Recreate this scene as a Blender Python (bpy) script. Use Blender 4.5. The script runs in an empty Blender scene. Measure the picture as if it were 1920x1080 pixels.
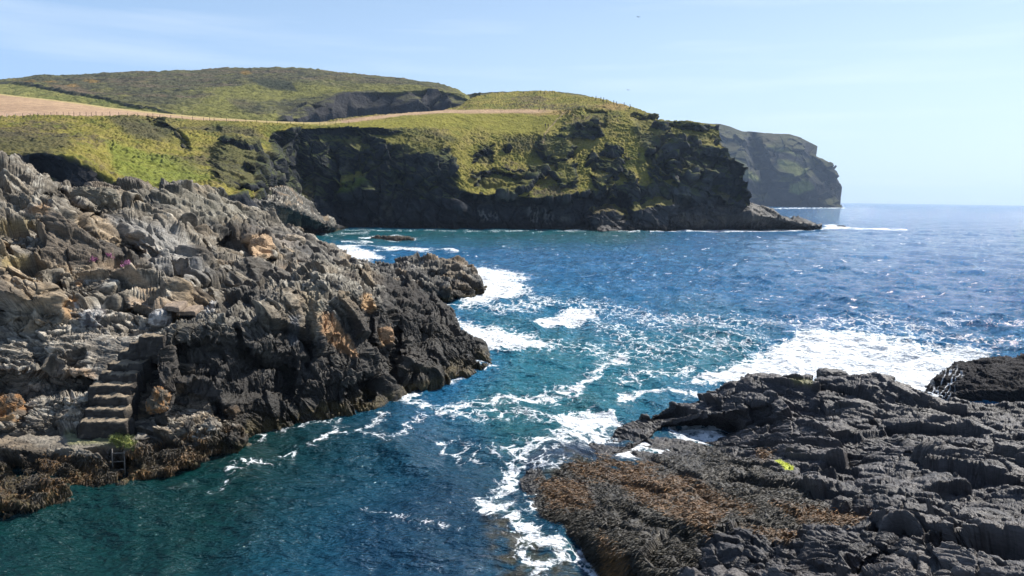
import bpy, math, random
import numpy as np
from mathutils import Matrix, Vector
random.seed(7); RNG = np.random.RandomState(11)
sc = bpy.context.scene
COL = sc.collection
# ------------------------------------------------------------------ camera
F = 1400.0; H = 10.5
PITCH = math.radians(6.94); ROLL = math.radians(0.85)
fwd = np.array([0, math.cos(PITCH), -math.sin(PITCH)])
up0 = np.array([0, math.sin(PITCH), math.cos(PITCH)]); rt0 = np.array([1.0, 0, 0])
rt = math.cos(ROLL)*rt0 + math.sin(ROLL)*up0
up = -math.sin(ROLL)*rt0 + math.cos(ROLL)*up0
cam = bpy.data.cameras.new('camera'); camo = bpy.data.objects.new('camera', cam); COL.objects.link(camo)
cam.sensor_width = 36; cam.lens = 36*F/1920; cam.clip_start = 0.5; cam.clip_end = 30000
m = Matrix.Identity(4)
for i in range(3):
    m[i][0] = rt[i]; m[i][1] = up[i]; m[i][2] = -fwd[i]
m[2][3] = H
camo.matrix_world = m; sc.camera = camo
# ------------------------------------------------------------------ light
SUN_AZ, SUN_EL = math.radians(51), math.radians(49)       # clockwise from the view direction (+Y)
w = bpy.data.worlds.new('World'); sc.world = w; w.use_nodes = True
nt = w.node_tree; nt.nodes.clear()
sky = nt.nodes.new('ShaderNodeTexSky'); sky.sky_type = 'NISHITA'; sky.sun_disc = False
sky.sun_elevation = SUN_EL; sky.sun_rotation = SUN_AZ
sky.air_density = 1.0; sky.dust_density = 0.15; sky.ozone_density = 3.0; sky.altitude = 0
bg = nt.nodes.new('ShaderNodeBackground'); bg.inputs['Strength'].default_value = 0.085
wo = nt.nodes.new('ShaderNodeOutputWorld')
# thin high cloud streaks low over the sea, as a function of direction
tc = nt.nodes.new('ShaderNodeTexCoord'); mp = nt.nodes.new('ShaderNodeMapping')
mp.inputs['Scale'].default_value = (2.2, 2.2, 26); mp.inputs['Rotation'].default_value = (0.03, 0.05, 0)
ns = nt.nodes.new('ShaderNodeTexNoise'); ns.inputs['Scale'].default_value = 1.0; ns.inputs['Detail'].default_value = 5
rp = nt.nodes.new('ShaderNodeMapRange'); rp.inputs[1].default_value = 0.5; rp.inputs[2].default_value = 0.78
rp.inputs[3].default_value = 0.0; rp.inputs[4].default_value = 0.26
mx = nt.nodes.new('ShaderNodeMix'); mx.data_type = 'RGBA'
mx.inputs['B'].default_value = (9.4, 10.0, 10.3, 1)
nt.links.new(tc.outputs['Generated'], mp.inputs['Vector']); nt.links.new(mp.outputs[0], ns.inputs['Vector'])
nt.links.new(ns.outputs['Fac'], rp.inputs[0]); nt.links.new(rp.outputs[0], mx.inputs['Factor'])
nt.links.new(mx.outputs['Result'], bg.inputs['Color'])
nt.links.new(bg.outputs[0], wo.inputs['Surface'])
# pale sea haze low in the sky, thicker towards the sun
sx = nt.nodes.new('ShaderNodeSeparateXYZ'); nt.links.new(tc.outputs['Generated'], sx.inputs[0])
hz = nt.nodes.new('ShaderNodeMapRange'); hz.interpolation_type = 'SMOOTHSTEP'; hz.inputs[1].default_value = 0.50; hz.inputs[2].default_value = -0.02
hz.inputs[3].default_value = 0.0; hz.inputs[4].default_value = 0.93; nt.links.new(sx.outputs['Z'], hz.inputs[0])
hs = nt.nodes.new('ShaderNodeMapRange'); hs.inputs[1].default_value = -0.6; hs.inputs[2].default_value = 0.7
nt.links.new(sx.outputs['X'], hs.inputs[0])
hc = nt.nodes.new('ShaderNodeMix'); hc.data_type = 'RGBA'; hc.inputs['A'].default_value = (3.7, 5.6, 8.6, 1); hc.inputs['B'].default_value = (6.4, 7.8, 9.0, 1)
nt.links.new(hs.outputs[0], hc.inputs['Factor'])
m2 = nt.nodes.new('ShaderNodeMix'); m2.data_type = 'RGBA'; nt.links.new(hz.outputs[0], m2.inputs['Factor'])
nt.links.new(sky.outputs[0], m2.inputs['A']); nt.links.new(hc.outputs['Result'], m2.inputs['B'])
nt.links.new(m2.outputs['Result'], mx.inputs['A'])
sd = np.array([math.sin(SUN_AZ)*math.cos(SUN_EL), math.cos(SUN_AZ)*math.cos(SUN_EL), math.sin(SUN_EL)])
sun = bpy.data.lights.new('sun', 'SUN'); sun.energy = 5.0; sun.angle = math.radians(0.53); sun.color = (1, 0.955, 0.88)
suno = bpy.data.objects.new('sun', sun); COL.objects.link(suno)
suno.rotation_euler = Vector(sd).to_track_quat('Z', 'Y').to_euler(); suno.location = (60, 20, 80)
sc.view_settings.view_transform = 'Standard'; sc.view_settings.look = 'None'
sc.view_settings.exposure = 0.6; sc.view_settings.gamma = 1.0

# ------------------------------------------------------------------ geometry of the view
def rays(px, py):
    px = np.asarray(px, float)[..., None]; py = np.asarray(py, float)[..., None]
    return fwd*F + (px-960)*rt - (py-540)*up
CAM = np.array([0, 0, H])
def at_d(px, py, d):
    r = rays(px, py); return CAM + r*(np.asarray(d, float)[..., None]/r[..., 1:2])
def at_z(px, py, z=0.0):
    r = rays(px, py); return CAM + r*((np.asarray(z, float)-H)[..., None]/r[..., 2:3])
def project(P):
    v = P-CAM; c = v@fwd
    return 960+F*(v@rt)/c, 540-F*(v@up)/c
# ------------------------------------------------------------------ noise
_perm = RNG.permutation(256).astype(np.int32); _perm = np.concatenate([_perm, _perm, _perm])
_g = RNG.normal(size=(256, 3)).astype(np.float32); _g /= np.linalg.norm(_g, axis=1)[:, None]
def _h(i, j, k): return _perm[(_perm[(_perm[i & 255]+j) & 255]+k) & 255]
def _noise(P):
    P = P.astype(np.float32); i = np.floor(P).astype(np.int32); f = P-i
    u = f*f*f*(f*(f*6-15)+10); out = 0
    for a in (0, 1):
        wa = u[:, 0] if a else 1-u[:, 0]
        for b in (0, 1):
            wb = u[:, 1] if b else 1-u[:, 1]
            for c in (0, 1):
                wc = u[:, 2] if c else 1-u[:, 2]
                g = _g[_h(i[:, 0]+a, i[:, 1]+b, i[:, 2]+c)]
                d = g[:, 0]*(f[:, 0]-a)+g[:, 1]*(f[:, 1]-b)+g[:, 2]*(f[:, 2]-c)
                out = out+d*wa*wb*wc
    return out*1.6
from concurrent.futures import ThreadPoolExecutor
POOL = ThreadPoolExecutor(4)
def par(fn, P, ch=60000):
    if len(P) <= ch: return fn(P)
    r = list(POOL.map(fn, [P[i:i+ch] for i in range(0, len(P), ch)]))
    if isinstance(r[0], tuple): return tuple(np.concatenate([q[k] for q in r]) for k in range(len(r[0])))
    return np.concatenate(r)
def noise(P): return par(_noise, P)
def fbm(P, s, o=4, gain=0.5, off=0.0):
    r = 0; a = 1.0; n = 0; f = 1.0/s
    for k in range(o):
        r = r+a*noise(P*f+off+17.3*k); n += a; a *= gain; f *= 2.03
    return r/n
def facets(P, s, off=0.0, jit=0.95): return par(lambda q: _facets(q, s, off, jit), P)
def _facets(P, s, off=0.0, jit=0.95):
    """tilted flat facets: nearest cell's own random plane; returns (height, edge distance, cell random)"""
    Q = (P/s+off).astype(np.float32); i = np.floor(Q).astype(np.int32)
    best = np.full(len(Q), 9e9, np.float32); sec = best.copy(); val = np.zeros(len(Q), np.float32); rid = val.copy()
    for a in (-1, 0, 1):
        for b in (-1, 0, 1):
            for c in (-1, 0, 1):
                h = _h(i[:, 0]+a, i[:, 1]+b, i[:, 2]+c)
                g = _g[h]; g2 = _g[(h*7+13) & 255]
                ctr = i+np.array([a, b, c], np.float32)+0.5+g*0.5*jit
                v = Q-ctr; d = (v*v).sum(1)
                m_ = d < best
                sec = np.where(m_, best, np.minimum(sec, d))
                val = np.where(m_, (v*g2).sum(1), val); rid = np.where(m_, h/255.0, rid)
                best = np.where(m_, d, best)
    return val, np.sqrt(sec)-np.sqrt(best), rid
def sst(a, b, x): t = np.clip((x-a)/(b-a), 0, 1); return t*t*(3-2*t)
def norm(v): return v/np.maximum(np.linalg.norm(v, axis=-1, keepdims=True), 1e-9)
def unit(*v): v = np.array(v, float); return v/np.linalg.norm(v)
def strata(P, n, scale, L):
    """folded slate: thin ledges along a bedding whose normal is n; P stretched so that features run along the bed"""
    s = P@n
    return s
def squash(P, n, k):
    """stretch space along directions in the bedding plane (features longer along the beds by k)"""
    s = (P@n)[:, None]*n
    return s + (P-s)/k
def rockbig(P, n, big, A, warpk=0.3, k=2.2):
    wv = np.stack([fbm(P, big*1.6, 2, off=o) for o in (3.1, 41.7, 77.2)], 1)*big*warpk*2
    R = squash(P+wv, n, k)
    d = A[0]*fbm(P, big*1.5, 2, off=9.9)
    v, e, r1 = facets(R, big*0.55); d += A[1]*(v*0.95+(r1-0.5)*0.9)
    v, e, r2 = facets(R, big*0.2, 5.5); d += A[2]*(v*0.9+(r2-0.5)*0.8) - A[2]*0.4*(1-sst(0, 0.13, e))
    return d, r1, r2
def rocksmall(P, n, big, A, lam, warpk=0.3):
    wv = np.stack([fbm(P, big*.8, 2, off=o) for o in (13.1, 47.7, 79.2)], 1)*big*warpk
    Q = P+wv
    v, e, r3 = facets(squash(Q, n, 3.0), big*0.075, 11.5); d = A[3]*(v+(r3-0.5)*0.9)-A[3]*.5*(1-sst(0, .2, e))
    s = (Q@n)/lam; s2 = s+0.8*fbm(Q, big*0.5, 2, off=21)
    saw = np.mod(s2, 1.0); saw = np.where(saw < 0.78, saw/0.78, (1-saw)/0.22)
    mod = 0.25+0.75*sst(-0.25, 0.3, fbm(P, big*0.8, 2, off=55))
    d += A[4]*2.0*(saw-0.5)*mod
    saw2 = np.abs(np.mod(s2*3.3, 1.0)*2-1)
    d += A[4]*0.5*(saw2-0.5)
    h1 = _perm[(np.floor(s2).astype(np.int64)*37) & 255]/255.; h2 = _perm[(np.floor(s2*3.3).astype(np.int64)*91+5) & 255]/255.
    band = .55*h1+.45*h2
    cr = sst(.16, .0, np.abs(noise(squash(Q, n, 2.5)/(big*.05))))
    d += A[4]*1.3*fbm(squash(Q, n, 2.0), big*0.05, 2, off=2.2)-A[4]*.8*cr
    return d, r3, cr, band
# ------------------------------------------------------------------ lofts
def curve(pts, N, mode):
    """pts: (px, py, v) with v = distance ('d') or height ('z'); 'w' = on the water"""
    px = np.array([p[0] for p in pts], float); py = np.array([p[1] for p in pts], float)
    X = []
    for p in pts:
        v = p[2]
        if v == 'w': q = at_z(p[0], p[1], np.float64(0.0))
        elif mode == 'z': q = at_z(p[0], p[1], np.float64(v))
        else: q = at_d(p[0], p[1], v)
        X.append(q)
    X = np.array(X)
    t = (px-px[0])/(px[-1]-px[0]); u = np.linspace(0, 1, N)
    inv = 1.0/X[:, 1]                                      # interpolate along straight image lines at matching depth
    d = 1.0/np.interp(u, t, inv); x = np.interp(u, t, px); y = np.interp(u, t, py)
    return at_d(x, y, d)
def loft(curves, N, M, mode='d', back=None, foot=True, smooth=2):
    """returns (M,N,3) grid, rows from the back to the front"""
    rows = [curve(c, N, mode) for c in curves]
    if back:
        rows = [rows[0]+np.array([0, back[0], -back[1]])]+rows
    if foot:
        b = rows[-1].copy(); b[:, 1] -= 0.3; b[:, 2] = np.minimum(b[:, 2]-2.5, -2.0); rows.append(b)
    R = np.array(rows)
    # spacing of the rows follows their length in the picture plus a share of their length in space
    seg = []
    for k in range(len(R)-1):
        a, b = R[k], R[k+1]
        pa, pb = project(a), project(b)
        seg.append(np.percentile(np.hypot(pb[0]-pa[0], pb[1]-pa[1]), 70)+3)
    if back: seg[0] = min(seg[0], 14)
    if foot: seg[-1] = min(seg[-1], 25)
    T = np.concatenate([[0], np.cumsum(seg)]); t = np.linspace(0, T[-1], M)
    k = np.clip(np.searchsorted(T, t, side='right')-1, 0, len(R)-2)
    f = ((t-T[k])/(T[k+1]-T[k]))[:, None, None]
    G = R[k]*(1-f)+R[k+1]*f
    for _ in range(smooth):
        G[1:-1] = (G[:-2]+2*G[1:-1]+G[2:])/4
        G[:, 1:-1] = (G[:, :-2]+2*G[:, 1:-1]+G[:, 2:])/4
    return G
def grid_normals(G):
    du = np.gradient(G, axis=1); dv = np.gradient(G, axis=0)
    n = norm(np.cross(du, dv)); 
    flip = (n*(CAM-G)).sum(-1) < 0
    s = -1 if flip.mean() > 0.5 else 1
    return n*s
def blur(A, it):
    for _ in range(it):
        A[1:-1] = (A[:-2]+2*A[1:-1]+A[2:])/4; A[:, 1:-1] = (A[:, :-2]+2*A[:, 1:-1]+A[:, 2:])/4
    return A
def unstreak(G):
    """where a grid cell is stretched over a riser, even out the ripple along the riser"""
    L_ = np.linalg.norm(np.gradient(G, axis=0), axis=-1); B = G.copy(); U = G.copy()
    loc = blur(L_.copy()[..., None], 12)[..., 0]; w_ = sst(1.15, 2.2, L_/np.maximum(loc, 1e-6))
    w_ = blur(np.maximum(w_, 0)[..., None].copy(), 1)
    for _ in range(9): U[:, 1:-1] = (U[:, :-2]+2*U[:, 1:-1]+U[:, 2:])/4
    return B*(1-w_)+U*w_
def poly_dist(px, py, poly):
    """signed pixel distance to polygon, positive inside"""
    poly = np.array(poly, float); n = len(poly)
    d = np.full(px.shape, 1e9); ins = np.zeros(px.shape, bool)
    for i in range(n):
        a, b = poly[i], poly[(i+1) % n]; e = b-a
        t = np.clip(((px-a[0])*e[0]+(py-a[1])*e[1])/(e@e+1e-9), 0, 1)
        d = np.minimum(d, np.hypot(px-a[0]-t*e[0], py-a[1]-t*e[1]))
        if abs(e[1]) > 1e-9:
            c = ((a[1] <= py) != (b[1] <= py)) & (px < e[0]*(py-a[1])/e[1]+a[0]); ins ^= c
    return np.where(ins, d, -d)
def line_dist(px, py, pts):
    d = np.full(px.shape, 1e9); tt = np.zeros(px.shape)
    for i in range(len(pts)-1):
        a = np.array(pts[i][:2], float); e = np.array(pts[i+1][:2], float)-a
        t = np.clip(((px-a[0])*e[0]+(py-a[1])*e[1])/(e@e+1e-9), 0, 1)
        q = np.hypot(px-a[0]-t*e[0], (py-a[1]-t*e[1]))
        d = np.minimum(d, q)
    return d
def scoop(G, px, py, items, wob=None):
    """recess (D>0) or bulge (D<0) of the ground, D metres away from the viewpoint, over a patch"""
    r = norm(G-CAM); tot = np.zeros(G.shape[:2])
    for poly, D, soft in items:
        s = poly_dist(px+(wob if wob is not None else 0), py+(wob if wob is not None else 0), poly)
        tot += D*sst(-soft, soft, s)
    rr = r.copy(); rr[..., 2] *= 0.6
    return G+rr*tot[..., None]
def set_col(me, C):
    a = me.color_attributes.new('Col', 'FLOAT_COLOR', 'POINT')
    c = np.ones((len(C), 4), np.float32); c[:, :C.shape[1]] = C; a.data.foreach_set('color', c.ravel())
def grid_mesh(name, G, C=None, mat=None, smooth=True, extra=None):
    M, N = G.shape[:2]; V = G.reshape(-1, 3).astype(np.float32)
    idx = np.arange(M*N).reshape(M, N)
    f = np.stack([idx[:-1, :-1], idx[1:, :-1], idx[1:, 1:], idx[:-1, 1:]], -1).reshape(-1, 4)
    me = raw_mesh(name, V, f, smooth)
    if C is not None: set_col(me, C.reshape(-1, C.shape[-1]))
    if extra:
        for k, v in extra.items():
            a = me.attributes.new(k, 'FLOAT', 'POINT'); a.data.foreach_set('value', v.ravel().astype(np.float32))
    o = bpy.data.objects.new(name, me); COL.objects.link(o)
    if mat: me.materials.append(mat)
    return o
def raw_mesh(name, V, f, smooth=True):
    me = bpy.data.meshes.new(name); n = len(f); k = f.shape[1]
    me.vertices.add(len(V)); me.vertices.foreach_set('co', np.ascontiguousarray(V, np.float32).ravel())
    me.loops.add(n*k); me.loops.foreach_set('vertex_index', np.ascontiguousarray(f, np.int32).ravel())
    me.polygons.add(n); me.polygons.foreach_set('loop_start', np.arange(0, n*k, k, dtype=np.int32))
    me.polygons.foreach_set('use_smooth', np.full(n, smooth)); me.update(calc_edges=True)
    return me
def tag(o, label=None, cat=None, group=None, kind=None):
    if label: o['label'] = label
    if cat: o['category'] = cat
    if group: o['group'] = group
    if kind: o['kind'] = kind
    return o
def empty(name, loc, rz=0.0):
    o = bpy.data.objects.new(name, None); COL.objects.link(o); o.location = tuple(loc); o.rotation_euler = (0, 0, rz); return o
# ------------------------------------------------------------------ materials
def newmat(name):
    m_ = bpy.data.materials.new(name); m_.use_nodes = True; t = m_.node_tree
    return m_, t, t.nodes['Principled BSDF']
def N_(t, ty, **kw):
    n = t.nodes.new(ty)
    for k, v in kw.items():
        if k in n.inputs: n.inputs[k].default_value = v
        else: setattr(n, k, v)
    return n
def ground_mat(name, rough=0.9, spec=0.25, bump_scale=6.0, bump=0.5, dist=0.1, var=0.5, stretch=None, rot=(0, 0, 0)):
    m_, t, b = newmat(name); L = t.links
    at = N_(t, 'ShaderNodeAttribute', attribute_name='Col')
    tc = N_(t, 'ShaderNodeTexCoord'); mp = N_(t, 'ShaderNodeMapping'); mp.inputs['Rotation'].default_value = rot
    if stretch: mp.inputs['Scale'].default_value = stretch
    L.new(tc.outputs['Object'], mp.inputs[0])
    n1 = N_(t, 'ShaderNodeTexNoise', Scale=bump_scale, Detail=8.0, Roughness=0.65)
    n2 = N_(t, 'ShaderNodeTexNoise', Scale=bump_scale*0.33, Detail=6.0, Roughness=0.7)
    n2.inputs['Distortion'].default_value = 1.0
    L.new(mp.outputs[0], n1.inputs['Vector']); L.new(mp.outputs[0], n2.inputs['Vector'])
    mr = N_(t, 'ShaderNodeMapRange'); mr.inputs[1].default_value = 0.3; mr.inputs[2].default_value = 0.7
    mr.inputs[3].default_value = 1-var; mr.inputs[4].default_value = 1+var
    L.new(n2.outputs['Fac'], mr.inputs[0])
    mul = N_(t, 'ShaderNodeVectorMath', operation='SCALE'); L.new(at.outputs['Color'], mul.inputs[0]); L.new(mr.outputs[0], mul.inputs['Scale'])
    L.new(mul.outputs[0], b.inputs['Base Color'])
    ad = N_(t, 'ShaderNodeMath', operation='ADD'); L.new(n1.outputs['Fac'], ad.inputs[0]); L.new(n2.outputs['Fac'], ad.inputs[1])
    bp = N_(t, 'ShaderNodeBump', Strength=bump, Distance=dist); L.new(ad.outputs[0], bp.inputs['Height']); L.new(bp.outputs[0], b.inputs['Normal'])
    b.inputs['Roughness'].default_value = rough; b.inputs['Specular IOR Level'].default_value = spec
    # wetness/gloss from alpha
    rr = N_(t, 'ShaderNodeMapRange'); rr.inputs[3].default_value = 0.32; rr.inputs[4].default_value = rough
    L.new(at.outputs['Alpha'], rr.inputs[0]); L.new(rr.outputs[0], b.inputs['Roughness'])
    return m_
M_rock = ground_mat('rock', 0.85, 0.3, 7.0, 0.9, 0.10, 0.45, (1, 1, 2.4), (0.5, 0.6, 0.3))
M_slate = ground_mat('slate', 0.55, 0.5, 9.0, 0.8, 0.06, 0.4, (1, 1, 3.5), (0.35, -0.5, 0.5))
M_turf = ground_mat('turf', 0.95, 0.1, 1.1, 0.9, 0.5, 0.35)
M_far = ground_mat('far_turf', 0.95, 0.1, 0.3, 0.9, 2.0, 0.35)
def flat_mat(name, c, rough=0.7, var=0.25, scale=8.0, metal=0.0):
    m_, t, b = newmat(name); L = t.links
    n = N_(t, 'ShaderNodeTexNoise', Scale=scale, Detail=5.0); tc = N_(t, 'ShaderNodeTexCoord'); L.new(tc.outputs['Object'], n.inputs['Vector'])
    mr = N_(t, 'ShaderNodeMapRange'); mr.inputs[1].default_value = 0.3; mr.inputs[2].default_value = 0.7
    mr.inputs[3].default_value = 1-var; mr.inputs[4].default_value = 1+var; L.new(n.outputs['Fac'], mr.inputs[0])
    v = N_(t, 'ShaderNodeVectorMath', operation='SCALE'); v.inputs[0].default_value = c; L.new(mr.outputs[0], v.inputs['Scale'])
    L.new(v.outputs[0], b.inputs['Base Color']); b.inputs['Roughness'].default_value = rough; b.inputs['Metallic'].default_value = metal
    bp = N_(t, 'ShaderNodeBump', Strength=0.3, Distance=0.02); L.new(n.outputs['Fac'], bp.inputs['Height']); L.new(bp.outputs[0], b.inputs['Normal'])
    return m_
def mixc(a, b, t): return a*(1-t[..., None])+np.asarray(b)*t[..., None]
def const(c, shape): return np.broadcast_to(np.array(c, float), shape+(3,)).copy()
def alpha(C, a): return np.concatenate([C, a[..., None]], -1)

# ================================================================== DISTANT HEADLAND
def build_distant():
    c = [
     [(1270,229,1560),(1325,231,1560),(1350,232,1560),(1368,236,1550),(1392,245,1540),(1440,249,1530),(1480,251,1520),(1505,258,1510),(1520,266,1500),(1533,273,1490)],
     [(1270,250,1500),(1350,256,1500),(1392,268,1480),(1412,262,1540),(1430,272,1480),(1470,275,1470),(1510,282,1460),(1531,292,1465)],
     [(1270,290,1460),(1350,296,1450),(1400,300,1430),(1418,300,1480),(1440,305,1440),(1490,300,1440),(1530,303,1445),(1550,306,1450),(1568,322,1450)],
     [(1270,330,1430),(1350,335,1420),(1405,335,1400),(1425,340,1440),(1450,342,1410),(1500,335,1400),(1530,345,1410),(1560,345,1430),(1577,352,1430)],
     [(1270,392,1395),(1380,391,1395),(1420,390,1390),(1440,390,1400),(1500,389,1385),(1560,388.5,1385),(1580,388,1400)]]
    G = loft(c, 420, 260, back=(120, 30), smooth=2); px, py = project(G)
    nb = grid_normals(G); P = G.reshape(-1, 3)
    d = 16*fbm(P, 110, 4)+10*facets(P, 60)[0]+5*facets(P*np.array([1, 1, .6]), 22)[0]
    d = d*np.clip((py-np.interp(px, [1270,1350,1392,1440,1480,1520,1533], [229,232,245,249,251,265,273]))/28, .12, 1).ravel()
    G2 = (P+nb.reshape(-1, 3)*d[:, None]).reshape(G.shape)
    n = grid_normals(G2); up_ = n[..., 2]; S = G.shape[:2]
    nz = fbm(P, 60, 4, off=5).reshape(S)
    C = const((.035, .035, .040), S)
    C = mixc(C, (.075, .075, .04), sst(.5, .8, up_+.35*nz))
    for poly in ([(1448,300),(1475,297),(1500,305),(1512,322),(1490,326),(1462,318)], [(1485,345),(1510,335),(1525,352),(1500,362),(1480,358)],
                 [(1360,296),(1385,300),(1405,320),(1425,340),(1400,335),(1375,315)], [(1440,270),(1480,280),(1500,296),(1470,290)]):
        s = poly_dist(px, py, poly); C = mixc(C, (.16, .17, .06), .85*sst(-4, 5, s+9*nz))
    C = mixc(C, (.09, .07, .045), .6*sst(0, .5, nz)*(py < 285))
    o = grid_mesh('distant_headland', G2, alpha(C, np.ones(S)), M_far)
    tag(o, kind='structure')
build_distant()
# ================================================================== BACK HILL
def build_hill():
    c = [
     [(-80,156,640),(0,150,650),(40,146,655),(80,140,660),(160,137,670),(270,133,680),(380,129,690),(500,125.5,700),(560,127,690),(640,135,670),(720,143,650),(770,150,640),(820,158,620),(845,165,610),(862,172,600),(880,182,590)],
     [(-80,165,560),(100,158,570),(250,155,580),(400,152,590),(520,147,590),(600,148,580),(700,151,575),(780,156,570),(840,166,560),(868,178,550),(884,187,545)],
     [(-80,180,480),(100,180,470),(250,188,460),(380,196,455),(490,203,455),(530,207,460),(560,199,470),(600,190,480),(650,177,500),(700,172,505),(740,170,510),(800,166,520),(830,170,520),(850,176,515),(872,184,505),(888,191,500)],
     [(-80,190,445),(100,195,430),(250,205,425),(380,214,425),(490,222,430),(530,226,440),(560,222,455),(600,215,468),(650,205,490),(700,202,495),(740,200,500),(800,196,508),(830,196,505),(850,197,500),(872,199,495),(888,205,490)],
     [(-80,215,390),(100,215,390),(250,225,390),(380,235,400),(490,238,410),(530,250,435),(560,255,450),(600,258,465),(650,258,485),(740,258,492),(800,258,500),(850,258,492),(888,258,485)]]
    G = loft(c, 1100, 300, back=(200, 10), foot=False, smooth=2); px, py = project(G); S = G.shape[:2]
    P = G.reshape(-1, 3); nb = grid_normals(G); up0_ = nb[..., 2]
    cliff = sst(.62, .35, blur(up0_.copy(), 3)); nz = fbm(P, 45, 4, off=5).reshape(S)
    wob = 16*nz
    cp = [(520,212),(560,199),(600,190),(650,177),(700,172),(740,171),(800,168),(840,174),(885,190),(885,262),(520,262)]
    cliff = sst(-5, 5, poly_dist(px+wob*.5, py+wob*.3, cp))
    fd = facets(P*np.array([1, 1, .35]), 16)[0].reshape(S)
    d = 3.0*nz*(1-cliff)+cliff*(6*fd+4*fbm(P, 25, 3, off=8).reshape(S)) + 1.5*(1-cliff)*fbm(P, 5, 3, off=3).reshape(S)
    G2 = G+nb*d[..., None]; G2[..., 1] += 3*cliff
    n = grid_normals(G2)
    C = const((.16, .155, .045), S)
    nz2 = fbm(P, 14, 4, off=31).reshape(S); nz3 = fbm(P*np.array([.35, .6, 1.6]), 18, 3, off=61).reshape(S)
    heath = sst(-5, 14, poly_dist(px+2*wob, py+wob, [(-100,130),(500,120),(880,150),(880,175),(800,170),(700,160),(640,158),(560,160),(480,158),(430,165),(400,180),(370,192),(280,204),(180,190),(60,158),(-100,165)]))
    heath = np.maximum(heath, sst(-4, 8, poly_dist(px+wob, py+wob*.6, [(430,190),(520,190),(600,180),(700,168),(740,172),(600,192),(530,212),(480,212),(440,200)])))
    C = mixc(C, (.078, .076, .045), heath*.9*sst(-.5, .2, nz2+.25))
    C = mixc(C, (.125, .095, .062), heath*sst(-.1, .35, nz3)*.8); C = mixc(C, (.03, .034, .024), sst(.08, .26, fbm(P*np.array([.7, .5, 2]), 5, 3, off=81).reshape(S))*.75*(.35+.65*heath))
    C = mixc(C, (.045, .05, .03), sst(-3, 3, poly_dist(px+wob, py+wob*.5, [(470,148),(500,146),(545,152),(555,168),(530,166),(490,162)])))
    C = mixc(C, (.15, .11, .07), sst(-5, 5, poly_dist(px, py+wob*.4, [(90,160),(150,162),(180,176),(160,182),(110,172)]))*.8)
    for b in ((175,150,14,3), (80,152,40,3), (460,136,14,3), (130,160,20,3)):
        C = mixc(C, (.24, .14, .03), .6*sst(1.2, .5, np.hypot((px-b[0])/b[2], (py-b[1])/b[3])+1.4*nz2))
    # far hedge bank and field boundary
    hb = line_dist(px, py, [(-80,150),(60,161),(150,178),(230,198),(290,212),(330,220)])
    C = mixc(C, (.045, .045, .028), sst(2.4, .8, hb+3*nz2)); G2[..., 2] += 1.6*sst(2.2, .6, hb)
    low = (py > np.interp(px, [-80, 60, 150, 230, 330], [152, 163, 180, 200, 222]))
    C = np.where((low & (px < 330))[..., None], mixc(const((.20, .19, .06), S), (.14, .15, .045), sst(-.3, .3, nz2)), C)
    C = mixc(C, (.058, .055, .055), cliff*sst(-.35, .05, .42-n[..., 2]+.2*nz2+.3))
    for path in ([(320,222),(350,208),(400,172),(412,165)], [(560,146),(600,150),(650,160)]):
        C = mixc(C, (.26, .22, .12), .5*sst(1.0, .2, line_dist(px, py, path)))
    o = grid_mesh('hill', G2, alpha(C, np.ones(S)), M_far); tag(o, kind='structure')
    # low ridge behind the plateau
    c = [[(872,177,640),(885,173.5,620),(900,171,520),(960,169,520),(1010,168,520),(1050,170,515),(1090,175,510),(1130,186,500)],
         [(872,190,600),(900,185,500),(1000,182,470),(1130,195,470)], [(872,240,560),(1130,240,440)]]
    G = loft(c, 300, 50, back=(60, 10), foot=False); P = G.reshape(-1, 3); S = G.shape[:2]
    nz = fbm(P, 12, 4).reshape(S); G[..., 2] += 1.2*nz
    C = mixc(const((.06, .06, .035), S), (.12, .12, .05), sst(-.1, .4, nz))
    tag(grid_mesh('rear_ridge', G, alpha(C, np.ones(S)), M_far), kind='structure')
build_hill()
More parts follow.
